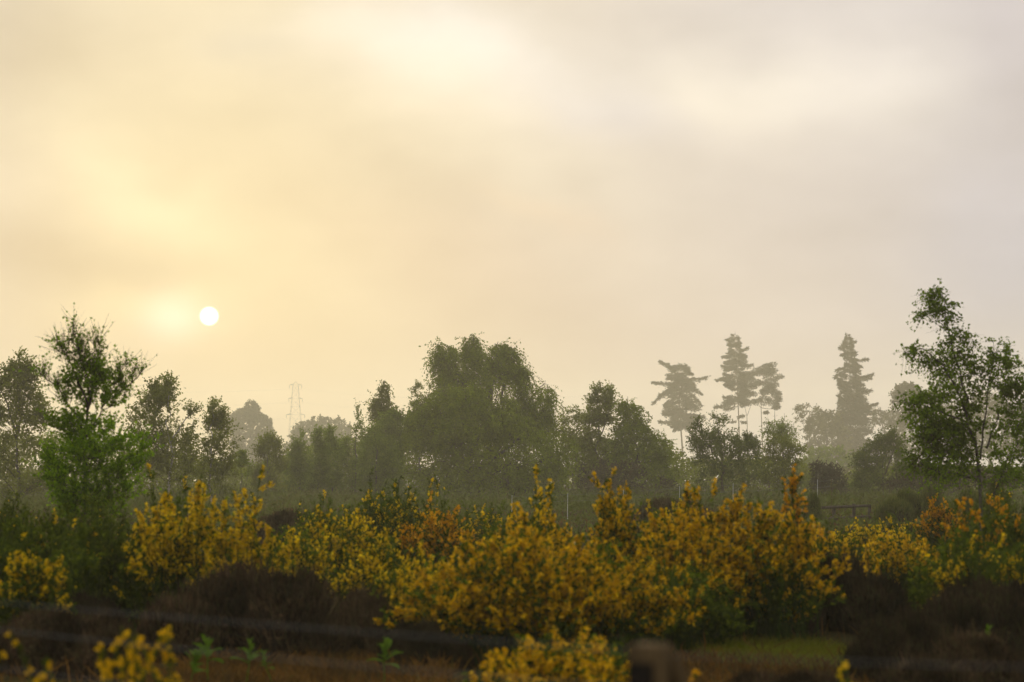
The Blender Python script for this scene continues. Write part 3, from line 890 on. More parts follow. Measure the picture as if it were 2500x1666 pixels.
tree("oak_tree", "low hazy hedge tree behind the row of young birches", "tree", 520, 2, [[(600, 1300), (600, 1150), (590, 1000)], [(600, 1150), (450, 1060), (420, 1040)], [(600, 1150), (760, 1040), (800, 1000)]],
     [(4, [(985, 480, 700), (1030, 330, 900), (1100, 200, 1000), (1200, 150, 1050)])], n1=30, n2=330, seed=59, group=GF, power=.4, **{**FAR, "leaf_len": .28, "leaf_w": .22, "r0": .12, "twig": (.3, .8)})


# ---- conifers
def conifer(name, label, d, trunk, branches=(), rows=None, clumps=(), n_rand=0, seed=1, zf=4, r0=.3, spray=(.85, .28), nb=150, sag=.18, sub=True, group="tall conifers on the skyline", forks=(), fill=0, fgap=-.2):
    """branches: explicit (x0, y0, x1, y1, curl); rows: profile for random tiers; clumps: (x, y, rx, ry) needle pads"""
    rng = np.random.default_rng(seed)
    w = px(zx(zf, [p[0] for p in trunk]), zy(zf, [p[1] for p in trunk]), d)
    t = np.linspace(0, 1, len(w))
    tt = np.linspace(0, 1, 16)
    w = np.stack([np.interp(tt, t, w[:, k]) for k in range(3)], -1)
    w[0, 2] = min(w[0, 2], gz(w[0, 0], w[0, 1]) - .3)
    base = w[0].copy()
    m2p = d / F / ZO[zf][2]
    tr = MB()
    v, q = tubes(w[None], (r0 * np.linspace(1, .1, 16))[None], 9)
    tr.add(v, q)
    fork_pts = [w]
    for fk in forks:
        a = px(zx(zf, [p[0] for p in fk]), zy(zf, [p[1] for p in fk]), d)
        a = np.stack([np.interp(np.linspace(0, 1, 8), np.linspace(0, 1, len(a)), a[:, k]) for k in range(3)], -1)
        v, q = tubes(a[None], (r0 * .55 * np.linspace(1, .3, 8))[None], 7)
        tr.add(v, q)
        fork_pts.append(a)
    S0, S1, CT = [], [], []
    for (x0, y0, x1, y1, curl) in branches:
        a = px(zx(zf, x0), zy(zf, y0), d)
        b = px(zx(zf, x1), zy(zf, y1), d)
        b[1] += rng.uniform(-.25, .25) * abs(b[0] - a[0])
        L = np.linalg.norm(b - a)
        S0.append(a); S1.append(b); CT.append((a + b) / 2 + np.array([0, 0, curl * L]))
    if rows is not None and n_rand:
        P = prof(zf, rows, d)
        for z in np.sort(rng.uniform(P[0, 0], P[-1, 0], n_rand)):
            xl = np.interp(z, P[:, 0], P[:, 1])
            xr = np.interp(z, P[:, 0], P[:, 2])
            xc = np.interp(z, w[:, 2], w[:, 0])
            an = rng.uniform(0, 6.28)
            ext = (max(.15, xr - xc) if np.cos(an) > 0 else max(.15, xc - xl))
            L = ext * abs(np.cos(an)) + .5 * (xr - xl) * (1 - abs(np.cos(an)))
            L *= rng.uniform(.5, 1.1)
            tilt = rng.normal() * .16
            a = np.array([xc, d, z + sag * L * rng.uniform(-.2, .9)])
            b = np.array([xc + L * np.cos(an), d + L * np.sin(an), z + tilt * L - sag * L * .2])
            S0.append(a); S1.append(b); CT.append((a + b) / 2 + np.array([0, 0, L * rng.uniform(-.22, .10)]))
    br = MB()
    lp, ld, sl = [], [], []
    if S0:
        S0, S1, CT = np.array(S0), np.array(S1), np.array(CT)
        P1 = bez(S0, S1, CT, 9)
        L1 = np.linalg.norm(S1 - S0, axis=-1)
        v, q = tubes(P1, np.clip(L1 * .018, .03, .12)[:, None] * np.linspace(1, .25, 9)[None], 4)
        br.add(v, q)
        cnt = np.maximum(14, (nb * L1).astype(int))
        bi = np.repeat(np.arange(len(L1)), cnt)
        n = len(bi)
        f = rng.uniform(.12, 1.0, n) ** .75
        g = f * 7.999
        i = g.astype(int)
        fr = (g - i)[:, None]
        p = P1[bi, i] * (1 - fr) + P1[bi, i + 1] * fr
        tn = unit(P1[bi, i + 1] - P1[bi, i])
        side = unit(np.cross(tn, np.array([0, 0, 1.])))
        wsp = (L1[bi] * .34 * (1.12 - f) ** .7 + .2) * rng.uniform(.5, 1.2, n)
        s = rng.uniform(-1, 1, n)
        p = p + side * (s * wsp)[:, None] + tn * (np.abs(s) * wsp * .5)[:, None] + rng.normal(size=(n, 3)) * np.array([.14, .14, .16])
        p[:, 2] -= np.abs(s) * wsp * rng.uniform(0, .7, n)
        lp.append(p)
        ld.append(unit(tn * .8 + side * (s * .9)[:, None] + rng.normal(size=(n, 3)) * .35 + np.array([0, 0, -.1])))
        sl.append(np.ones(n))
    if fill:
        P = prof(zf, rows, d)
        nz = Noise3(rng, .9)
        nz.k[:, 2] *= 2.6
        nz.k[:, :2] *= .6
        p = sample_env(rng, P, fill, d, .9, .55, .97, nz, fgap, 1.7)
        xc = np.interp(p[:, 2], w[:, 2], w[:, 0])
        outw = unit(np.stack([p[:, 0] - xc, p[:, 1] - d, np.zeros(len(p))], -1))
        lp.append(p)
        ld.append(unit(outw + rng.normal(size=p.shape) * .45 + np.array([0, 0, -.15])))
        sl.append(np.ones(len(p)))
    allp = np.concatenate(fork_pts)
    for (cx, cy_, rx, ry) in clumps:
        c = px(zx(zf, cx), zy(zf, cy_), d)
        c[1] += rng.uniform(-1, 1) * rx * m2p * 1.2
        # several pads per clump
        for kk in range(5):
            cc = c + rng.normal(size=3) * np.array([rx, rx, ry]) * m2p * .45
            n = int(52 * (rx * m2p) * (ry * m2p)) + 24
            u = unit(rng.normal(size=(n, 3))) * (rng.random(n) ** .33)[:, None]
            p = cc + u * np.array([rx * .62, rx * .62, ry * .45]) * m2p
            p[:, 2] = np.maximum(p[:, 2], cc[2] - ry * m2p * .28)
            lp.append(p)
            ld.append(unit(u + np.array([0, 0, .35]) + rng.normal(size=(n, 3)) * .5))
            sl.append(np.full(n, .8))
        k = np.argmin(np.linalg.norm(allp - c + np.array([0, 0, .5 * rx * m2p]), axis=-1))
        a = allp[k]
        P = bez(a[None], c[None], ((a + c) / 2 - np.array([0, 0, .12 * np.linalg.norm(c - a)]))[None], 7)
        v, q = tubes(P, np.linspace(.11, .04, 7)[None], 4)
        br.add(v, q)
    lp, ld, sl = np.concatenate(lp), np.concatenate(ld), np.concatenate(sl)
    k = rng.uniform(.6, 1.25, len(lp)) * sl
    lv, lq = leaves(rng, lp, ld, spray[0] * k, spray[1] * k, .2)
    root = thing(name, label, "tree", tuple(base), group)
    tr.v = [x - base for x in tr.v]
    br.v = [x - base for x in br.v]
    obj("trunk", tr.mesh("trunk", True), M["bark_pine"], root)
    obj("branches", br.mesh("branches", True), M["bark_pine"], root, "stuff")
    obj("crown", mesh_from("crown", lv - base, lq), M["needle"], root, "stuff")
    return root


conifer("conifer_tree", "lone ragged conifer with long drooping limbs and flattened crown", 760, [(507, 1250), (503, 985), (488, 780), (478, 600), (474, 450), (500, 330)],
        [(474, 430, 340, 312, .14), (474, 420, 400, 330, .05), (474, 470, 285, 462, -.02), (474, 500, 290, 610, .16), (474, 500, 330, 560, .2), (474, 430, 675, 424, -.10), (478, 480, 642, 545, .2), (478, 520, 640, 628, .3),
         (478, 580, 372, 625, .12), (480, 600, 600, 640, .15), (483, 650, 366, 690, .05), (485, 690, 655, 714, .02), (485, 690, 600, 740, .1), (488, 740, 335, 752, -.08), (488, 760, 580, 780, .05), (490, 790, 440, 815, .05), (492, 790, 560, 822, .1),
         (474, 400, 400, 350, .05), (476, 400, 570, 400, .1), (490, 350, 540, 370, .1)],
        rows=[(325, 490, 515), (345, 440, 545), (400, 400, 570), (470, 370, 600), (540, 360, 610), (580, 400, 590), (620, 365, 620), (700, 350, 645), (760, 370, 610), (800, 430, 560)], n_rand=95, fill=4200, fgap=.0, seed=61, r0=.34, nb=40, sag=.12)
conifer("conifer_tree", "tallest narrow conifer of the trio of skyline pines", 750, [(925, 1250), (920, 880), (912, 640), (900, 400), (890, 86)],
        [(900, 420, 758, 445, .02), (905, 620, 747, 640, -.05), (903, 580, 808, 570, -.1), (897, 340, 1010, 335, -.1), (893, 230, 978, 212, -.1), (893, 260, 800, 275, .05), (890, 160, 830, 152, -.05), (896, 345, 797, 345, -.05), (897, 300, 968, 275, .05),
         (912, 745, 862, 757, 0), (915, 750, 958, 757, .02), (903, 470, 850, 500, .1)],
        rows=[(86, 887, 896), (130, 850, 915), (160, 838, 920), (215, 845, 955), (270, 820, 955), (340, 815, 985), (440, 780, 975), (500, 860, 970), (560, 835, 970), (620, 790, 960), (660, 830, 950)], n_rand=78, fill=3200, fgap=-.05, seed=62, r0=.28, nb=40, sag=.12)
conifer("pine_tree", "bushy-topped pine with bare trunk, right of the skyline trio", 745, [(1098, 1250), (1092, 950), (1080, 650), (1098, 420)],
        [(1083, 690, 1125, 683, .05)], clumps=[(1140, 345, 48, 34), (1165, 370, 42, 34), (1062, 392, 42, 36), (1172, 430, 44, 36), (1188, 535, 42, 40), (1130, 475, 60, 44), (1058, 462, 42, 38), (1100, 555, 50, 42), (1190, 615, 34, 40), (1052, 610, 36, 32),
                                               (1140, 610, 36, 32), (1118, 400, 44, 36), (1160, 500, 48, 38), (1205, 570, 26, 34), (1195, 655, 24, 20)], seed=63, r0=.26, spray=(.68, .24))
conifer("pine_tree", "thin forked pine hidden between the two taller skyline pines", 765, [(982, 1250), (979, 870), (977, 720), (960, 640), (970, 480)],
        [(977, 705, 920, 718, .1)], clumps=[(985, 420, 50, 36), (955, 470, 42, 36), (1005, 470, 40, 34), (960, 540, 46, 36), (1000, 560, 36, 32), (940, 600, 36, 26), (985, 510, 44, 38), (990, 610, 34, 26)], seed=64, r0=.16, spray=(.68, .24),
        forks=[[(978, 710), (1003, 640), (990, 500)]])
conifer("conifer_tree", "spire-shaped conifer with broad dark skirt, second from right edge", 690, [(1745, 1250), (1742, 980), (1738, 600), (1735, 400), (1714, 112)],
        [(1722, 230, 1660, 210, -.1), (1725, 250, 1675, 262, 0), (1728, 290, 1857, 292, -.1), (1733, 380, 1622, 425, .2), (1733, 350, 1642, 372, .05), (1735, 420, 1896, 404, -.12), (1735, 420, 1880, 432, -.05), (1738, 540, 1882, 522, -.12),
         (1740, 640, 1922, 622, -.1), (1728, 330, 1810, 345, .05), (1735, 470, 1650, 440, -.1), (1735, 470, 1826, 480, .05), (1720, 180, 1768, 165, -.05), (1738, 600, 1648, 560, -.1)],
        rows=[(112, 1711, 1718), (150, 1695, 1755), (200, 1680, 1755), (260, 1690, 1780), (330, 1700, 1790), (400, 1680, 1810), (440, 1650, 1800), (470, 1655, 1810), (530, 1650, 1830), (600, 1645, 1860), (680, 1635, 1900), (780, 1625, 1900), (900, 1640, 1890), (1050, 1650, 1880)], n_rand=170, fill=10500, fgap=-.5, seed=65, r0=.36, nb=34, sag=.14, spray=(.85, .28))

# ================================================================== broom
def flowers_mesh(rng, pos, dirs, size, simple=False):
    """pea flower: upright standard petal and two wing petals"""
    n = len(pos)
    D = unit(dirs)
    U0 = rng.normal(size=(n, 3)) * .4 + np.array([0, 0, 1.])
    S = unit(np.cross(D, U0))
    U = np.cross(S, D)
    s = (size * rng.uniform(.6, 1.3, n))[:, None]
    V = np.stack([
        pos, pos + (S * -.5 + U * .45 + D * .15) * s, pos + (U * .85 + D * .05) * s, pos + (S * .5 + U * .45 + D * .15) * s,
        pos + (D * .1) * s, pos + (S * -.42 + D * .5 - U * .05) * s, pos + (D * .9 - U * .2) * s, pos + (S * .42 + D * .5 - U * .05) * s], 1)
    if simple:
        V = np.stack([pos - U * .2 * s, pos + (S * -.48 + U * .3 + D * .3) * s, pos + (U * .8 + D * .45) * s, pos + (S * .48 + U * .3 + D * .3) * s], 1)
        return V.reshape(-1, 3), np.arange(n * 4).reshape(n, 4)
    b = (np.arange(n) * 8)[:, None]
    q = np.concatenate([b + np.array([0, 1, 2, 3]), b + np.array([4, 5, 6, 7])], 0)
    return V.reshape(-1, 3), q


def flower_template():
    """finer single flower for the sprigs nearest the camera"""
    mb = MB()
    def petal(fn, nu=4, nv=3):
        u, v = np.meshgrid(np.linspace(0, 1, nu), np.linspace(-1, 1, nv), indexing="ij")
        p = fn(u, v)
        i = np.arange(nu * nv).reshape(nu, nv)
        mb.add(p.reshape(-1, 3), np.stack([i[:-1, :-1], i[:-1, 1:], i[1:, 1:], i[1:, :-1]], -1))
    w = lambda u: np.sin(np.pi * np.clip(u * .92 + .06, 0, 1)) ** .7
    petal(lambda u, v: np.stack([v * .52 * w(u), .12 + .25 * v * v * w(u) + .1 * u, u * .95], -1))
    petal(lambda u, v: np.stack([-.16 + v * .06 - .05 * w(u), .1 + u * .85, .08 - .15 * u + v * .22 * w(u)], -1))
    petal(lambda u, v: np.stack([.16 + v * .06 + .05 * w(u), .1 + u * .85, .08 - .15 * u + v * .22 * w(u)], -1))
    petal(lambda u, v: np.stack([v * .12 * w(u), .1 + u * .8, -.12 - .12 * u + .06 * v * v], -1))
    return mb.mesh("flower", True)


def broom(label, xl, xr, ytop, d, flower="flower_yellow", n=150, flor=1.0, seed=1, spikes=(), depth=.8, fl_size=.034, base_bias=0.0, lean=0.0, low=.30, tint=None, name="broom_bush", nsub=7, fstart=.42, leafy=1.0):
    """coordinates in display px (2353 wide)"""
    rng = np.random.default_rng(seed + 900)
    xc = (xl + xr) / 2 * 1.0625
    c = px(xc, HORIZON, d)
    hw = (xr - xl) / 2 * 1.0625 / F * d
    top = px(xc, ytop * 1.0625, d)[2]
    g0 = float(gz(c[0], d))
    H = top - g0
    base = np.array([c[0], d, g0])
    # overlapping tussocks of wands
    P0, P1, wt = [], [], []
    ks = np.linspace(-1, 1, nsub)
    cents = [(k * .72 + rng.normal() * .06, rng.uniform(-1, 1) * .75) for k in ks] + [(rng.uniform(-.5, .5), -.8), (rng.uniform(-.6, .6), .8)]
    per = max(6, int(n / len(cents)))
    for (a, b) in cents:
        cx, cyy = a * hw, b * hw * depth
        h = H * (1 - .42 * abs(a) ** 2.4) * rng.uniform(.78, 1.0)
        if abs(a) < .35:
            h = max(h, H * rng.uniform(.9, 1.0))
        r = min(hw * rng.uniform(.45, .68), .85)
        m = per
        ph = np.arcsin(rng.uniform(.12, 1, m))
        th = rng.uniform(0, 2 * np.pi, m)
        e = np.stack([cx + r * np.cos(ph) * np.cos(th), cyy + r * np.cos(ph) * np.sin(th), h * (.25 + .75 * np.sin(ph))], -1) * 1.0
        e[:, 2] *= rng.uniform(.74, 1.02, m)
        e[:, 0] += lean * e[:, 2]
        s = np.stack([cx + rng.normal(size=m) * r * .25, cyy + rng.normal(size=m) * r * .25, np.zeros(m) - .03], -1)
        P0.append(s)
        P1.append(e)
        tuft = rng.random() * .5 + .5
        wt.append(np.clip(tuft + rng.normal(size=m) * .25, .05, 1))
    for (sx, sy, k) in spikes:
        p = px(sx * 1.0625, sy * 1.0625, d) - base
        m = max(3, int(k * .55))
        p[2] -= .05
        e = p + rng.normal(size=(m, 3)) * np.array([.03, .03, .04])
        dn = rng.uniform(0, .55, m)
        e = e + np.stack([rng.normal(size=m) * .45 * dn, rng.normal(size=m) * .45 * dn, -dn], -1)
        e[0] = p
        P0.append(np.stack([p[0] * .85 + rng.normal(size=m) * .1, rng.normal(size=m) * .1, np.zeros(m)], -1))
        P1.append(e)
        wt.append(np.ones(m))
    P0, P1, wt = np.concatenate(P0), np.concatenate(P1), np.concatenate(wt)
    P0[:, 2] += gz(P0[:, 0] + base[0], P0[:, 1] + base[1]) - g0
    L = np.linalg.norm(P1 - P0, axis=-1)
    ct = P0 * .5 + P1 * .5 + np.array([0, 0, 1.]) * (.24 * L)[:, None] + rng.normal(size=P0.shape) * .05
    PW = bez(P0, P1, ct, 7)
    st = MB()
    v, q = tubes(PW[:, ::2], np.clip(.007 * L, .004, .009)[:, None] * np.linspace(1, .3, 4)[None], 3)
    st.add(v, q)
    # side shoots
    tw = 7
    B = len(PW)
    pi = np.repeat(np.arange(B), tw)
    N = len(pi)
    f = rng.uniform(.28, .98, N)
    g = f * 5.999
    i = g.astype(int)
    fr = (g - i)[:, None]
    s = PW[pi, i] * (1 - fr) + PW[pi, i + 1] * fr
    tn = unit(PW[pi, i + 1] - PW[pi, i])
    dr = unit(tn * .85 + rng.normal(size=(N, 3)) * .42 + np.array([0, 0, .25]))
    tl = rng.uniform(.10, .30, N) * (1.15 - .5 * f)
    ss = np.linspace(0, 1, 4)[None, :, None]
    P3 = s[:, None] + dr[:, None] * ss * tl[:, None, None] + np.array([0, 0, .12]) * (ss ** 2) * tl[:, None, None]
    v, q = ribbons(rng, P3[:, [0, 2, 3]], np.full((N, 3), .0038) * np.array([1.1, .9, .4]))
    st.add(v, q)
    # leaves
    nl = int(4 * leafy)
    li = np.repeat(np.arange(N), nl)
    g = rng.uniform(0, 1, len(li)) * 2.999
    i = g.astype(int)
    fr = (g - i)[:, None]
    lp = P3[li, i] * (1 - fr) + P3[li, i + 1] * fr
    ld = unit(dr[li] * .7 + rng.normal(size=lp.shape) * .7)
    k = rng.uniform(.7, 1.3, len(li))
    lv, lq = leaves(rng, lp, ld, .066 * k, .030 * k, .2)
    # flowers: along the upper shoots and wand tops
    hfrac = P3[:, 2, 2] / max(H, .1)
    prob = np.clip((hfrac - low) / .3, 0, 1) * (.25 + .75 * wt[pi]) * np.clip((f - fstart) / .2 + .25, 0, 1) * flor
    wand_on = rng.random(B) < .90
    on = rng.random(N) < np.clip(prob, 0, 1) * .86 * np.where(wand_on[pi], 1, .12)
    nf = np.where(on, rng.binomial(int(np.interp(d, [24, 36], [24, 13])), .82, N), rng.binomial(2, np.clip(prob, 0, 1) * .3))
    fl_size = fl_size * float(np.interp(d, [24, 36], [1.0, 1.35]))
    li = np.repeat(np.arange(N), nf)
    g = rng.uniform(.1, 1, len(li)) * 2.999
    i = g.astype(int)
    fr = (g - i)[:, None]
    fp = P3[li, i] * (1 - fr) + P3[li, i + 1] * fr
    out = unit(rng.normal(size=fp.shape) * np.array([1, 1, .55]))
    fp = fp + out * .010
    root = thing(name, label, "shrub", tuple(base), "yellow broom bushes")
    obj("stems", st.mesh("stems"), M["broom_stem"], root, "stuff")
    obj("foliage", mesh_from("foliage", lv, lq), M["broom_leaf"], root, "stuff")
    if len(fp):
        fv, fq = flowers_mesh(rng, fp, out, np.full(len(fp), fl_size), d > 26.9)
        obj("flowers", mesh_from("flowers", fv, fq), M[flower], root, "stuff")
    return root


Y_, G_, O_ = "flower_yellow", "flower_gold", "flower_orange"
BROOMS = [
    dict(label="golden broom bush at left behind the big brown heather mound", xl=275, xr=640, ytop=1098, d=26, flower=Y_, n=230, low=0.2, seed=1, flor=1.1, spikes=[(463, 1078, 5), (600, 1080, 3), (380, 1135, 5)]),
    dict(label="dark green broom with only a few yellow tips, below central birch dome", xl=790, xr=1060, ytop=1088, d=41, flower=Y_, n=330, seed=2, flor=0.3, spikes=[(850, 1078, 5), (1000, 1085, 4)]),
    dict(label="orange-tinged broom cushion just below the dark green broom", xl=925, xr=1105, ytop=1148, d=36, flower=O_, n=170, seed=3, flor=1.2),
    dict(label="largest broom bush, dense golden flowers in the centre foreground", xl=965, xr=1500, ytop=1190, d=22.5, flower=G_, n=380, low=0.08, fstart=0.25, seed=4, flor=1.05, nsub=9, spikes=[(1195, 1185, 8), (1330, 1195, 6)]),
    dict(label="narrow upright broom sprig with yellow tips below central birch", xl=1190, xr=1290, ytop=1130, d=31, flower=Y_, n=70, seed=5, flor=.9, spikes=[(1231, 1074, 7), (1262, 1110, 6)], nsub=3),
    dict(label="golden broom with a tall peaked plume, right of the centre", xl=1320, xr=1500, ytop=1130, d=28, flower=G_, n=180, low=0.15, seed=6, flor=1.2, spikes=[(1410, 1078, 12), (1385, 1110, 10), (1440, 1120, 8)]),
    dict(label="broad yellow broom bush below the three skyline pines", xl=1480, xr=1890, ytop=1103, d=26, flower=G_, n=320, low=0.18, seed=7, flor=1.1, nsub=9, spikes=[(1640, 1100, 7), (1580, 1110, 6), (1700, 1112, 6)]),
    dict(label="tall thin orange broom spire standing above the broad yellow broom", xl=1790, xr=1860, ytop=1140, d=27, flower=O_, n=50, seed=8, flor=1.3, spikes=[(1823, 1080, 14), (1822, 1120, 12)], nsub=3),
    dict(label="golden broom spilling down right of the largest broom bush", xl=1610, xr=1810, ytop=1255, d=26.3, flower=G_, n=190, low=0.1, fstart=0.3, seed=9, flor=1.0),
    dict(label="compact orange-yellow broom between dark heather and right-hand broom", xl=1975, xr=2145, ytop=1212, d=33, flower=G_, n=170, seed=10, flor=1.2, spikes=[(2065, 1205, 4)]),
    dict(label="tall broom at right edge, orange on top and green below", xl=2140, xr=2420, ytop=1132, d=27.5, flower=O_, n=270, seed=11, flor=.95, low=.62, spikes=[(2215, 1125, 5), (2290, 1128, 6)]),
    dict(label="yellow-green broom sloping down right of the golden left bush", xl=640, xr=900, ytop=1150, d=33, flower=Y_, n=210, seed=12, flor=0.85),
    dict(label="low sparse broom between left golden bush and largest broom", xl=760, xr=1010, ytop=1225, d=27.5, flower=Y_, n=190, low=0.15, seed=13, flor=0.75),
    dict(label="tall dark broom without flowers at the left edge", xl=-60, xr=275, ytop=1150, d=27, flower=Y_, n=330, seed=14, flor=.04, spikes=[(60, 1140, 5), (150, 1150, 5)], leafy=1.2),
    dict(label="small yellow broom at lower left before the dark flowerless one", xl=10, xr=150, ytop=1225, d=22.5, flower=Y_, n=90, seed=15, flor=.55, spikes=[(45, 1190, 3)]),
    dict(label="low golden broom at the bottom, left of the fence post", xl=1110, xr=1460, ytop=1462, d=17, flower=G_, n=170, seed=16, flor=1.15, low=.1, fstart=.3, nsub=6),
    dict(label="small pale yellow broom low at right among dark heather", xl=2135, xr=2225, ytop=1290, d=25.5, flower=Y_, n=50, seed=17, flor=.7, nsub=3),
    dict(label="far low yellow broom beside the wooden rails", xl=1905, xr=2080, ytop=1195, d=44, flower=Y_, n=130, seed=18, flor=1.0),
    dict(label="orange broom tuft half hidden left of right-edge broom", xl=2105, xr=2195, ytop=1128, d=46, flower=O_, n=110, seed=19, flor=1.0, nsub=4),
    dict(label="slender green broom wands without flowers left of the golden left bush", xl=330, xr=440, ytop=1100, d=31, flower=Y_, n=110, seed=20, flor=.04, spikes=[(350, 1080, 4), (425, 1075, 4)], nsub=4),
    dict(label="sunny broom patch left of the broad bush under the plume", xl=1440, xr=1600, ytop=1160, d=30, flower=Y_, n=150, seed=21, flor=1.0, spikes=[(1500, 1135, 4)]),
    dict(label="dark green broom shoulder low between largest and broad brooms", xl=1470, xr=1680, ytop=1285, d=24.5, flower=G_, n=150, seed=22, flor=.25),
    dict(label="yellow-flecked broom at far right bottom of the tall orange one", xl=2240, xr=2420, ytop=1215, d=24.5, flower=Y_, n=130, seed=23, flor=.22),
    dict(label="yellow-green broom filling the dip right of left golden bush", xl=560, xr=760, ytop=1205, d=28.5, flower=Y_, n=150, seed=25, flor=0.7),
    dict(label="green broom with scattered flowers left of the largest broom", xl=850, xr=1080, ytop=1275, d=25, flower=Y_, n=150, low=0.15, seed=26, flor=0.65),
    dict(label="low broom joining broad yellow broom to the dark heather", xl=1800, xr=1990, ytop=1205, d=31, flower=G_, n=140, seed=27, flor=.7),
    dict(label="flowerless green broom between left edge and golden left bush", xl=120, xr=330, ytop=1165, d=25.5, flower=Y_, n=190, seed=28, flor=.05, leafy=1.2),
    dict(label="green broom skirt beneath the tall right-edge broom", xl=2110, xr=2300, ytop=1190, d=26, flower=Y_, n=150, seed=29, flor=.12),
    dict(label="green broom with a few flowers behind the left golden bush's right shoulder", xl=655, xr=850, ytop=1122, d=47, flower=Y_, n=95, seed=31, flor=.35, leafy=1.6),
    dict(label="low green broom between the orange cushion and central sprig", xl=1040, xr=1210, ytop=1142, d=49, flower=Y_, n=85, seed=32, flor=.4, leafy=1.6),
    dict(label="rounded green broom under the leaning birch at right edge", xl=2170, xr=2400, ytop=1098, d=48, flower=Y_, n=110, seed=33, flor=.1, leafy=1.8),
    dict(label="low yellow-green broom right of the wooden rails", xl=1985, xr=2130, ytop=1165, d=50, flower=Y_, n=80, seed=34, flor=.4, leafy=1.6),
    dict(label="dark green broom at the foot of the bright sapling", xl=110, xr=330, ytop=1108, d=36, flower=Y_, n=130, seed=35, flor=.05, leafy=1.8),
    dict(label="dark green broom in the left corner below the hazy edge birch", xl=-90, xr=110, ytop=1122, d=37, flower=Y_, n=120, seed=36, flor=.04, leafy=1.8),
    dict(label="green broom crest far behind the sunny patch", xl=1470, xr=1640, ytop=1136, d=52, flower=Y_, n=80, seed=37, flor=.3, leafy=1.6),
    dict(label="bright broom crest behind the largest broom bush", xl=1080, xr=1340, ytop=1150, d=30, flower=G_, n=200, low=0.15, seed=24, flor=1.1),
]
for b in BROOMS:
    broom(**b)

# ---- nearest sprigs with single flowers
FLOWER_ME = flower_template()


def sprigs(label, xl, xr, ytop, d, n, seed, mat=G_, nfl=9, fl=.026):
    rng = np.random.default_rng(seed)
    xc = (xl + xr) / 2 * 1.0625
    c = px(xc, HORIZON, d)
    hw = (xr - xl) / 2 * 1.0625 / F * d
    top = px(xc, ytop * 1.0625, d)[2]
    g0 = float(gz(c[0], d))
    H = top - g0
    base = np.array([c[0], d, g0])
    P0 = np.stack([rng.normal(size=n) * .15, rng.normal(size=n) * .15, np.full(n, -.03)], -1)
    P1 = np.stack([rng.uniform(-1, 1, n) * hw, rng.uniform(-1, 1, n) * hw, H * rng.uniform(.82, 1.0, n)], -1)
    P1[0, 2] = H
    PW = bez(P0, P1, (P0 + P1) / 2 + np.stack([np.zeros(n), np.zeros(n), np.full(n, .2)], -1) - (P1 - P0) * np.array([.25, .25, 0]), 10)
    mb = MB()
    v, q = tubes(PW, np.linspace(.006, .0022, 10)[None].repeat(n, 0), 5)
    mb.add(v, q)
    root = thing("broom_bush", label, "shrub", tuple(base), "yellow broom bushes")
    obj("stems", mb.mesh("stems", True), M["broom_stem"], root, "stuff")
    li = np.repeat(np.arange(n), 60)
    g = rng.uniform(.3, 1, len(li)) * 8.999
    i = g.astype(int)
    fr = (g - i)[:, None]
    p = PW[li, i] * (1 - fr) + PW[li, i + 1] * fr
    k = rng.uniform(.7, 1.4, len(li))
    lv, lq = leaves(rng, p, rng.normal(size=p.shape) + np.array([0, 0, .8]), .026 * k, .010 * k)
    obj("foliage", mesh_from("foliage", lv, lq), M["broom_leaf"], root, "stuff")
    me = FLOWER_ME.copy()
    me.materials.clear()
    me.materials.append(M[mat])
    for j in range(n):
        for f in rng.uniform(.70, 1.0, nfl):
            g = f * 8.999
            i = int(g)
            p = PW[j, i] * (1 - g + i) + PW[j, i + 1] * (g - i)
            o = bpy.data.objects.new("flower", me)
            C.objects.link(o)
            o.parent = root
            a = rng.uniform(0, 6.28)
            o.location = p + np.array([math.cos(a), math.sin(a), .2]) * .006
            o.rotation_euler = (rng.normal() * .3 + .2, rng.normal() * .3, a - math.pi / 2)
            o.scale = (fl * rng.uniform(.8, 1.2),) * 3


sprigs("blurred golden broom sprigs nearest the camera at lower left", 200, 440, 1445, 11.5, 16, 5)
sprigs("blurred broom sprig with few flowers at bottom left corner", 20, 110, 1462, 10.5, 4, 6, nfl=6)
sprigs("blurred lone broom sprigs low at the bottom right", 1895, 2030, 1520, 12.5, 5, 7, nfl=5, mat=Y_)
sprigs("blurred yellow broom sprigs right of the fence post foot", 1560, 1720, 1545, 13.5, 5, 8, nfl=5, mat=O_)

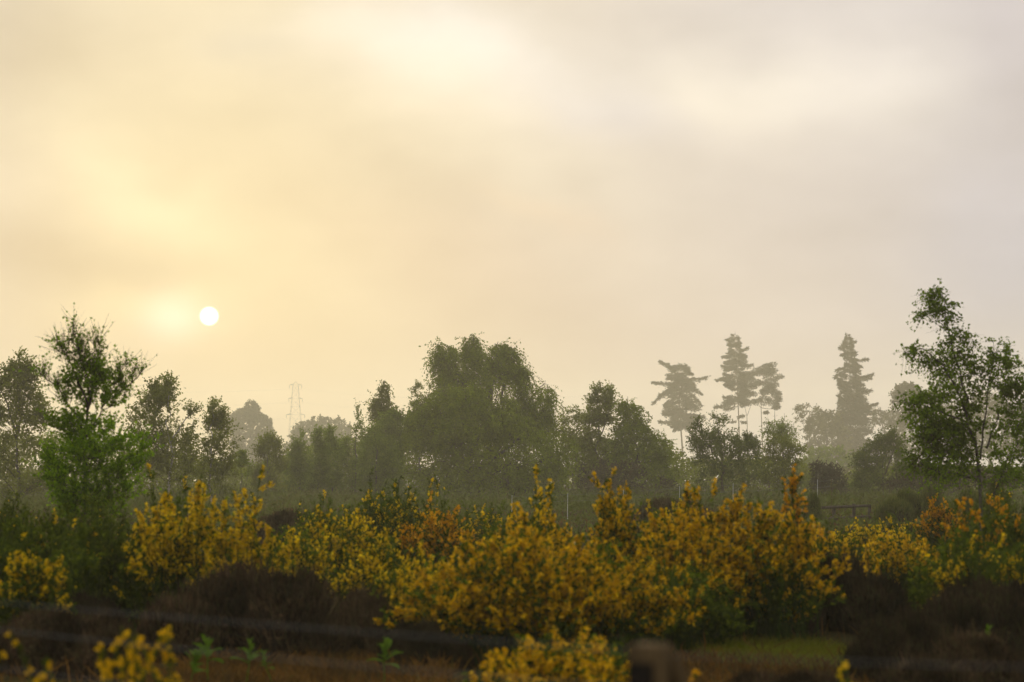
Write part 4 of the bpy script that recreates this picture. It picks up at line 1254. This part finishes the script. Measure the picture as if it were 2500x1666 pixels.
# ================================================================== heather, gorse, grass
def mound_mesh(name, rng, r, h, n, wl=(.10, .24), wid=.0045, lump=.14, parts=6):
    """unit mound: fine upright twigs over several merged lumpy domes"""
    V, Q, off = [], [], 0
    cv, cq, coff = [], [], 0
    for j in range(parts):
        t = (j + .5) / parts * 2 - 1
        cx = t * r * .78 + rng.normal() * .05
        cyy = rng.uniform(-.5, .5) * r if j else 0
        rr = r * rng.uniform(.30, .46)
        hh = h * (1 - .55 * abs(t) ** 2) * rng.uniform(.72, 1.02)
        nz = Noise3(rng, 7.0)
        m = n // parts
        a = rng.uniform(0, 2 * np.pi, m)
        ph = np.arcsin(np.sqrt(rng.uniform(0, 1, m)))
        rho = np.cos(ph) ** .8
        p = np.stack([np.cos(a) * rho * rr, np.sin(a) * rho * rr, np.sin(ph) * hh], -1)
        p = p * (1 + lump * nz(p))[:, None]
        L = rng.uniform(wl[0], wl[1], m) * np.where(rng.random(m) < .12, rng.uniform(1.3, 2.2, m), 1)
        d0 = unit(p * np.array([.7 / rr, .7 / rr, .6 / hh]) + np.array([0, 0, .7]) + rng.normal(size=p.shape) * .45)
        s = np.linspace(0, 1, 3)[None, :, None]
        P = (p - d0 * (L * .5)[:, None])[:, None] + d0[:, None] * s * L[:, None, None] + np.array([0, 0, .2]) * s ** 2 * L[:, None, None]
        v, q = ribbons(rng, P + np.array([cx, cyy, 0]), np.full((m, 3), wid) * np.array([.8, 1.2, .5]) * rng.uniform(.6, 1.5, (m, 1)))
        V.append(v)
        Q.append(q + off)
        off += len(v)
        m2 = int(m * 1.3)
        a = rng.uniform(0, 2 * np.pi, m2)
        ph = np.arcsin(np.sqrt(rng.uniform(0, 1, m2)))
        rho = np.cos(ph) ** .8
        p = np.stack([np.cos(a) * rho * rr, np.sin(a) * rho * rr, np.sin(ph) * hh], -1)
        p = p * ((1 + lump * nz(p)) * rng.uniform(.86, 1.08, m2))[:, None] + np.array([cx, cyy, 0])
        v, q = leaves(rng, p, rng.normal(size=p.shape) + np.array([0, 0, .8]), rng.uniform(.03, .07, m2), rng.uniform(.014, .03, m2))
        V.append(v)
        Q.append(q + off)
        off += len(v)
        u, w = np.meshgrid(np.linspace(0, 2 * np.pi, 25)[:-1], np.linspace(0, np.pi / 2, 9), indexing="ij")
        c = np.stack([np.cos(u) * np.cos(w) ** .8 * rr, np.sin(u) * np.cos(w) ** .8 * rr, np.sin(w) * hh], -1)
        c = c * (1 + lump * nz(c.reshape(-1, 3)).reshape(u.shape))[..., None] * .84
        c[:, 0, 2] -= .08
        i = np.arange(24 * 9).reshape(24, 9)
        ii = np.roll(i, -1, 0)
        cv.append(c.reshape(-1, 3) + np.array([cx, cyy, 0]))
        cq.append(np.stack([i[:, :-1], ii[:, :-1], ii[:, 1:], i[:, 1:]], -1).reshape(-1, 4) + coff)
        coff += 216
    tw = mesh_from(name, np.concatenate(V), np.concatenate(Q))
    core = mesh_from(name + "_core", np.concatenate(cv), np.concatenate(cq), smooth=True)
    return tw, core


hr = np.random.default_rng(77)
HM = [mound_mesh("heather_twigs", hr, 1.0, .62, 7500, wl=(.06, .16)) for _ in range(3)]
MOUNDS = [
    ("large brown heather mound at left below the golden broom", 330, 830, 1278, 23.2, 0, "heather"),
    ("brown heather slope between left mound and largest broom", 700, 980, 1345, 22.8, 1, "heather"),
    ("low dark heather at the left edge under the small broom", -80, 330, 1392, 21, 2, "heather"),
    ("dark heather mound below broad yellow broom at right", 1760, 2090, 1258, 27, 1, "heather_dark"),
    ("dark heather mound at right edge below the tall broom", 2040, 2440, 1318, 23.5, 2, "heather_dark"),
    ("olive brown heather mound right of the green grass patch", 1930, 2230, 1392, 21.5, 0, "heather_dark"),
    ("low brown heather at bottom right corner", 2000, 2480, 1450, 18.6, 1, "heather"),
    ("very low heather strip at the bottom right before the corner clump", 1640, 2060, 1535, 17.6, 2, "heather"),
    ("distant brown heather beyond the dip left of centre", 540, 800, 1166, 60, 0, "heather"),
    ("distant brown heather beside the wooden rails", 1990, 2150, 1200, 60, 1, "heather"),
    ("distant brown heather between broom plume and rails", 1420, 1640, 1140, 72, 2, "heather"),
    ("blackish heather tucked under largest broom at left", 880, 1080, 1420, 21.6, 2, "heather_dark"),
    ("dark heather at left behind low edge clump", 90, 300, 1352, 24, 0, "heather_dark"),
]
for i_m, (lab, xl, xr, yt, d, k, mat) in enumerate(MOUNDS):
    xc = (xl + xr) / 2 * 1.0625
    c = px(xc, HORIZON, d)
    hw = (xr - xl) / 2 * 1.0625 / F * d
    g0 = float(gz(c[0], d))
    H = px(xc, yt * 1.0625, d)[2] - g0
    root = thing("heather_mound", lab, "heather", (c[0], d, g0), "heather mounds")
    if not HM[k][0].materials:
        HM[k][0].materials.append(M["heather"])
    a = obj("twigs", HM[k][0], None, root, "stuff")
    a.material_slots[0].link = "OBJECT"
    a.material_slots[0].material = M[mat]
    b = obj("light_block_core", HM[k][1], M["heather_core"], root)  # solid dark dome added under the twigs to block light
    rz = (k * 1.7 + d) % 6.28
    for o in (a, b):
        o.scale = (hw * 1.03 * (-1 if i_m % 2 else 1), min(hw, 1.3), H / .66)
        o.rotation_euler = (0, 0, 0)
# gorse
gr = np.random.default_rng(5)
GM = mound_mesh("gorse_spines", gr, 1.0, .8, 6000, wl=(.08, .2), wid=.007, lump=.16)
for (lab, xl, xr, yt, d) in [("grey-green gorse bush right of the wooden rails", 2010, 2180, 1120, 82), ("low pale gorse left of the wooden rails, hiding stake feet", 1790, 1893, 1137, 86), ("low grey-green gorse at right below leaning birch", 2150, 2330, 1118, 60)]:
    xc = (xl + xr) / 2 * 1.0625
    c = px(xc, HORIZON, d)
    hw = (xr - xl) / 2 * 1.0625 / F * d
    g0 = float(gz(c[0], d))
    H = px(xc, yt * 1.0625, d)[2] - g0
    root = thing("gorse_bush", lab, "shrub", (c[0], d, g0), "gorse bushes")
    a = obj("spines", GM[0], M["gorse"], root, "stuff")
    b = obj("light_block_core", GM[1], M["heather_core"], root)  # same added light-blocking dome inside the gorse
    for o in (a, b):
        o.scale = (hw, hw * .8, H / .84)


def blades(rng, x, y, L, w, lean=.35):
    n = len(x)
    p = np.stack([x, y, gz(x, y) - .01], -1)
    d = unit(np.stack([rng.normal(size=n) * lean, rng.normal(size=n) * lean, np.ones(n)], -1))
    s = np.linspace(0, 1, 3)[None, :, None]
    P = p[:, None] + d[:, None] * s * L[:, None, None] + (d * np.array([1, 1, -.4]))[:, None] * .5 * s ** 2 * L[:, None, None]
    return ribbons(rng, P, w[:, None] * np.array([1, .8, .15]))


rng = np.random.default_rng(3)
# heath sward: tufts thinning with distance over the view and a margin
n = 30000
dd = 9 * (140 / 9) ** rng.random(n)
xx = dd * np.tan(rng.uniform(-R(17), R(17), n))
n2 = 12000
dd[:n2] = rng.uniform(17.5, 23.5, n2)
xx[:n2] = np.concatenate([rng.uniform(-3.0, -.5, n2 * 2 // 3), rng.uniform(1.2, 3.6, n2 - n2 * 2 // 3)])
L = rng.uniform(.08, .28, n) * (1 + dd / 120)
L[:n2] *= .7
v, q = blades(rng, xx, dd, L, .003 + .00022 * dd)
o = obj("dry_grass", mesh_from("dry_grass", v, q), M["dry"], kind="stuff")
o["label"] = "reddish dry grass and litter covering the heath floor"
o["category"] = "grass"
n = 16000
xx = rng.uniform(1.75, 3.5, n)
dd = rng.uniform(22.8, 26.5, n)
keep = ((xx - 2.6) / .85) ** 2 + ((dd - 24.6) / 1.8) ** 2 < rng.uniform(.5, 1.1, n)
xx, dd = xx[keep], dd[keep]
v, q = blades(rng, xx, dd, rng.uniform(.07, .17, len(xx)), np.full(len(xx), .005))
o = obj("green_grass", mesh_from("green_grass", v, q), M["grass"], kind="stuff")
o["label"] = "small patch of green grass at bottom right of the post"
o["category"] = "grass"

# bracken and bramble scrub under the trees
n = 48000
dd = 62 + (212 - 62) * rng.random(n) ** .8
xx = dd * np.tan(rng.uniform(-R(16), R(16), n))
hn = Noise3(rng, .55)
pp = np.stack([xx, dd, np.zeros(n)], -1)
hh = np.clip(.55 + .38 * hn(pp), .12, 1.3) * np.interp(dd, [92, 102], [.38, 1.0])
pp[:, 2] = gz(xx, dd) + hh * rng.random(n) ** .6
v, q = leaves(rng, pp, rng.normal(size=(n, 3)) + np.array([0, 0, .9]), rng.uniform(.12, .3, n) * (.6 + dd / 160), rng.uniform(.05, .12, n) * (.6 + dd / 160))
o = obj("bracken_scrub", mesh_from("bracken_scrub", v, q), M["bracken"], kind="stuff")
o["label"] = "brown and olive bracken scrub under the trees beyond the brooms"
o["category"] = "scrub"

# young growth massed behind the trees, too dense to tell stems apart
def thicket(n, d0, d1, prof_pts, name, mat, label, size):
    xs = np.array([p[0] for p in prof_pts], float) * 1.0625
    ys = np.array([p[1] for p in prof_pts], float) * 1.0625
    dd = rng.uniform(d0, d1, n)
    dm = (d0 + d1) / 2
    sx = rng.uniform(xs[0], xs[-1], n)
    X = (sx - W_SRC / 2) / F * dm
    top = px(sx, np.interp(sx, xs, ys), dm)[:, 2]
    w1, w2 = Noise3(rng, 1.1), Noise3(rng, 3.2)
    p = np.stack([X, dd, np.zeros(n)], -1)
    top = top + .25 * w1(p) + .16 * w2(p)
    g = gz(X, dd)
    p[:, 2] = g + np.maximum(top - g, .2) * rng.random(n) ** .55
    v, q = leaves(rng, p, rng.normal(size=(n, 3)) + np.array([0, 0, .2]), size * rng.uniform(.6, 1.3, n), size * .75 * rng.uniform(.6, 1.3, n))
    o = obj(name, mesh_from(name, v, q), M[mat], kind="stuff")
    o["label"] = label
    o["category"] = "scrub"


thicket(46000, 213, 232, [(-250, 1000), (100, 1000), (300, 1020), (440, 1050), (550, 1066), (580, 1085), (640, 1060), (700, 1030), (930, 1000), (1000, 960), (1250, 960), (1340, 1010), (1540, 1030), (1580, 1060), (1800, 1050), (1850, 1085), (1880, 1112), (1960, 1112), (1990, 1080), (2100, 1070), (2350, 1075), (2600, 1075)],
        "birch_thicket", "birch_mid", "hazy green thicket massed behind the row of birches", .31)
thicket(13000, 310, 340, [(-300, 1085), (500, 1080), (900, 1075), (1500, 1078), (1850, 1082), (2000, 1080), (2650, 1080)], "distant_thicket", "oak_far", "pale hazy line of distant scrub beyond the heath", .55)

# ---- leafy plants
def leaf_mesh():
    mb = MB()
    u, v = np.meshgrid(np.linspace(0, 1, 6), np.linspace(-1, 1, 3), indexing="ij")
    w = .2 * np.sin(np.pi * np.clip(u * .95 + .03, 0, 1)) ** .8
    p = np.stack([v * w, u * .9, .25 * np.sin(u * 2.0) - .12 * u + .05 * np.abs(v)], -1)
    i = np.arange(18).reshape(6, 3)
    mb.add(p.reshape(-1, 3), np.stack([i[:-1, :-1], i[:-1, 1:], i[1:, 1:], i[1:, :-1]], -1))
    return mb.mesh("leaf", True)


LEAF = leaf_mesh()
LEAF.materials.append(M["plant"])
for (lab, x, y, d, s) in [("bright green leafy plant, tallest of the three left ones", 483, 1472, 19.6, .15), ("bright green leafy plant, middle of the left three", 563, 1480, 19.4, .13), ("small pale leafy plant right of the two bright ones", 628, 1490, 19.6, .09),
                          ("star-shaped green leafy plant alone left of low golden broom", 880, 1482, 19.5, .14), ("dull green leafy plant left of the tallest bright one", 437, 1502, 19.2, .12), ("bright green leafy plant at right edge among heather", 2275, 1440, 20.2, .12)]:
    r_ = np.random.default_rng(int(x))
    c = px(x * 1.0625, y * 1.0625, d)
    g0 = float(gz(c[0], d))
    root = thing("leafy_plant", lab, "plant", (c[0], d, g0 - .01), "leafy plants")
    root.rotation_euler = (r_.normal() * .12, r_.normal() * .16, r_.uniform(0, 6.28))
    s = s * r_.uniform(.75, 1.25)
    h = c[2] - g0
    P = np.array([[[0, 0, 0], [.01, 0, h * .35], [-.005, .01, h * .7], [0, 0, h]]])
    v, q = tubes(P, np.array([[.007, .006, .005, .003]]), 6)
    obj("stem", mesh_from("stem", v, q, smooth=True), M["plant"], root)
    for k in range(10):
        lo = obj("leaf", LEAF, None, root)
        lo.location = (0, 0, max(.02, h - .02 - .014 * k))
        lo.rotation_euler = (R(62 - 7.5 * k) + r_.normal() * .18, 0, k * 2.4 + r_.normal() * .25)
        lo.scale = (s * 1.25 * r_.uniform(.7, 1.1) * (.6 + .05 * k),) * 3

# ================================================================== fences
def box(cx, cy_, cz, sx, sy, sz, rot=0.0, jitter=0.0, bev=.006):
    bm_v = []
    for z, k in ((0, 1.0), (sz - bev * 2, 1.0), (sz, .86)):
        for (a, b) in ((-1, -1), (1, -1), (1, 1), (-1, 1)):
            bm_v.append((a * sx / 2 * k, b * sy / 2 * k, z))
    v = np.array(bm_v)
    c, s = math.cos(rot), math.sin(rot)
    v = np.stack([v[:, 0] * c - v[:, 1] * s + cx, v[:, 0] * s + v[:, 1] * c + cy_, v[:, 2] + cz], -1)
    q = [(0, 3, 2, 1), (8, 9, 10, 11)]
    for r_ in (0, 4):
        for k in range(4):
            q.append((r_ + k, r_ + (k + 1) % 4, r_ + 4 + (k + 1) % 4, r_ + 4 + k))
    return v, q


def wire_line(pts, r=.0011, sag=.02, K=14):
    pts = np.asarray(pts, float)
    t = np.linspace(0, 1, K)
    P = pts[0] + (pts[1] - pts[0]) * t[:, None]
    P[:, 2] -= sag * 4 * t * (1 - t)
    return tubes(P[None], np.full((1, K), r), 5)


# foreground stock fence
pc = px(1495 * 1.0625, 1480 * 1.0625, 5.5)
fence = thing("wire_fence", "blurred wire fence with squat wooden post, nearest the camera at bottom", "fence", (pc[0], 5.5, 0))
v, q = box(0, 0, -.3, .078, .078, pc[2] + .3, R(-30))
obj("post", mesh_from("post", v, q), M["post"], fence)
v, q = box(0, 0, 0, .062, .006, .9, bev=.002)
c_, s_ = math.cos(R(-30)), math.sin(R(-30))
v = v + np.array([-.004, -.0425, pc[2] - .94])
v = np.stack([v[:, 0] * c_ - v[:, 1] * s_, v[:, 0] * s_ + v[:, 1] * c_, v[:, 2]], -1)
obj("dark_panel", mesh_from("dark_panel", v, q), M["near_black"], fence)  # thin panel added to make the post's left face darker
# straining strut leaning on the post
a = np.array([[.045, .02, pc[2] - .035], [.33, .05, .55], [.62, .08, -.2]])
P = np.stack([np.interp(np.linspace(0, 1, 6), np.linspace(0, 1, 3), a[:, k]) for k in range(3)], -1)
v, q = tubes(P[None], np.full((1, 6), .026), 8)
obj("strut", mesh_from("strut", v, q, smooth=True), M["post"], fence)
v, q = box(-2.56, 2.9, -.3, .085, .085, pc[2] + .3, R(20))
obj("post", mesh_from("post", v, q), M["post"], fence)
v, q = box(2.1, -.75, -.3, .085, .085, pc[2] + .3, R(10))
obj("post", mesh_from("post", v, q), M["post"], fence)
for k, zz in enumerate((pc[2] - .012, pc[2] - .095, pc[2] - .21, pc[2] - .36)):
    v, q = wire_line([(-.05, -.05, zz), (-2.56, 2.86, zz + .005)], sag=.008 + .004 * k)
    obj("wire", mesh_from("wire", v, q, smooth=True), M["wire"], fence)
    v, q = wire_line([(.05, -.05, zz - .01), (2.1, -.80, zz)], sag=.01)
    obj("wire", mesh_from("wire", v, q, smooth=True), M["wire"], fence)

# wooden rails in the distance
gp = px(1925 * 1.0625, HORIZON, 96)
gg = float(gz(gp[0], 96))
rails = thing("rail_fence", "dark wooden post and rail fence seen beside far yellow broom", "fence", (gp[0], 96, gg))
def PX(x, y, d=96):
    return px(x * 1.0625, y * 1.0625, d) - np.array([gp[0], 96, gg])
for x, yt in ((1872, 1166), (1916, 1163), (1962, 1158), (1998, 1160)):
    p = PX(x, yt)
    v, q = box(p[0], 0, -.2, .12, .12, p[2] + .2)
    obj("post", mesh_from("post", v, q), M["rail"], rails)
for (xa, ya, xb, yb) in ((1862, 1168, 2000, 1162), (1862, 1193, 2000, 1187)):
    a, b = PX(xa, ya), PX(xb, yb)
    P = np.stack([a, (a + b) / 2, b])
    P[:, 1] -= .10
    L = np.linalg.norm(b - a)
    v, q = box(0, 0, 0, L, .045, .11)
    v = v + np.array([(a[0] + b[0]) / 2, -.085, (a[2] + b[2]) / 2 - .055])
    v[:, 2] += (v[:, 0] - (a[0] + b[0]) / 2) * (b[2] - a[2]) / (b[0] - a[0])
    obj("rail", mesh_from("rail", v, q), M["rail"], rails)

# white electric-fence stakes
tops = [(1176, 1138, 92), (1304, 1133, 92), (1432, 1126, 92), (1561, 1117, 92), (1684, 1111, 92), (1878, 1102, 94), (1910, 1099, 97)]
b0 = px(1304 * 1.0625, HORIZON, 92)
bz = float(gz(b0[0], 92))
ef = thing("electric_fence", "thin white electric fence stakes and wires before the brown scrub", "fence", (b0[0], 92, bz))
tp = []
for (x, y, d) in tops:
    p = px(x * 1.0625, y * 1.0625, d) - np.array([b0[0], 92, bz])
    tp.append(p)
    P = np.array([[[p[0], p[1], -.1], [p[0], p[1], p[2] * .5], [p[0] + .01, p[1], p[2]]]])
    v, q = tubes(P, np.array([[.011, .010, .008]]), 6)
    obj("stake", mesh_from("stake", v, q, smooth=True), M["stake" if x != 1910 else "post"], ef)
for a, b in zip(tp[:-1], tp[1:]):
    for dz in (.06, .3):
        v, q = wire_line([a - (0, 0, dz), b - (0, 0, dz)], r=.004, sag=.03, K=8)
        obj("wire", mesh_from("wire", v, q, smooth=True), M["wire"], ef)

# ================================================================== pylon
def pylon(xpx, d):
    base = px(xpx, HORIZON, d)
    g0 = 0.0
    root = thing("electricity_pylon", "faint lattice electricity pylon dissolving in mist between two hazy oaks", "pylon", (base[0], d, g0))
    H = px(xpx, zy(2, 415), d)[2]
    arms = [zy(2, 668), zy(2, 545), zy(2, 440)]
    az_ = [px(xpx, a, d)[2] for a in arms]
    m2 = d / F / 3.136
    def half(z):
        return np.interp(z, [0, az_[0], az_[2], H], [62 * m2 * 1.2, 38 * m2, 20 * m2, 3 * m2])
    def bar(mb, a, b, r):
        v, q = tubes(np.array([[a, b]], float), np.full((1, 2), r), 4)
        mb.add(v, q)
    tower = MB()
    lev = [0, az_[0] * .3, az_[0] * .55, az_[0] * .78, az_[0], (az_[0] + az_[1]) / 2, az_[1], (az_[1] + az_[2]) / 2, az_[2], H]
    for z0, z1 in zip(lev[:-1], lev[1:]):
        h0, h1 = half(z0), half(z1)
        c0 = [(-h0, -h0, z0), (h0, -h0, z0), (h0, h0, z0), (-h0, h0, z0)]
        c1 = [(-h1, -h1, z1), (h1, -h1, z1), (h1, h1, z1), (-h1, h1, z1)]
        for k in range(4):
            bar(tower, c0[k], c1[k], .05)
            bar(tower, c0[k], c1[(k + 1) % 4], .022)
            bar(tower, c0[(k + 1) % 4], c1[k], .022)
            bar(tower, c1[k], c1[(k + 1) % 4], .022)
    obj("tower", tower.mesh("tower"), M["steel"], root)
    for z, e in zip(az_, (70, 52, 46)):
        arm = MB()
        ins = []
        h = half(z)
        for s in (-1, 1):
            tip = (s * e * m2, 0, z)
            for yy in (-h, h):
                bar(arm, (s * h, yy, z), tip, .07)
                bar(arm, (s * h, yy, z + 10 * m2), tip, .05)
            for f in (.33, .66):
                bar(arm, (s * (h + (e * m2 - h) * f), -h * (1 - f), z), (s * (h + (e * m2 - h) * f), 0, z + 10 * m2 * (1 - f)), .06)
            ins.append((s, tip))
        a = obj("cross_arm", arm.mesh("cross_arm"), M["steel"], root)
        for s, tip in ins:
            L = 26 * m2
            P = np.array([[tip, (tip[0], 0, tip[2] - L * .5), (tip[0], 0, tip[2] - L)]])
            v, q = tubes(P, np.array([[.10, .13, .10]]), 6)
            obj("insulator", mesh_from("insulator", v, q), M["steel"], a)
            for sgn in (-1, 1):
                K = 24
                t = np.linspace(0, 1, K)
                P = np.stack([tip[0] + sgn * 165 * t, sgn * 120 * t, tip[2] - L - 16 * t * (1 - t)], -1)
                v, q = tubes(P[None], np.full((1, K), .010), 4)
                obj("cable", mesh_from("cable", v, q), M["steel"], a)
    return root


pylon(zx(2, 692), 1330)

tri = sum(sum(max(0, p) for p in [len(me.loops) - 2 * len(me.polygons)]) for me in bpy.data.meshes)
print("BUILD", round(time.time() - T_START, 1), "s; triangles", tri, "objects", len(bpy.data.objects))
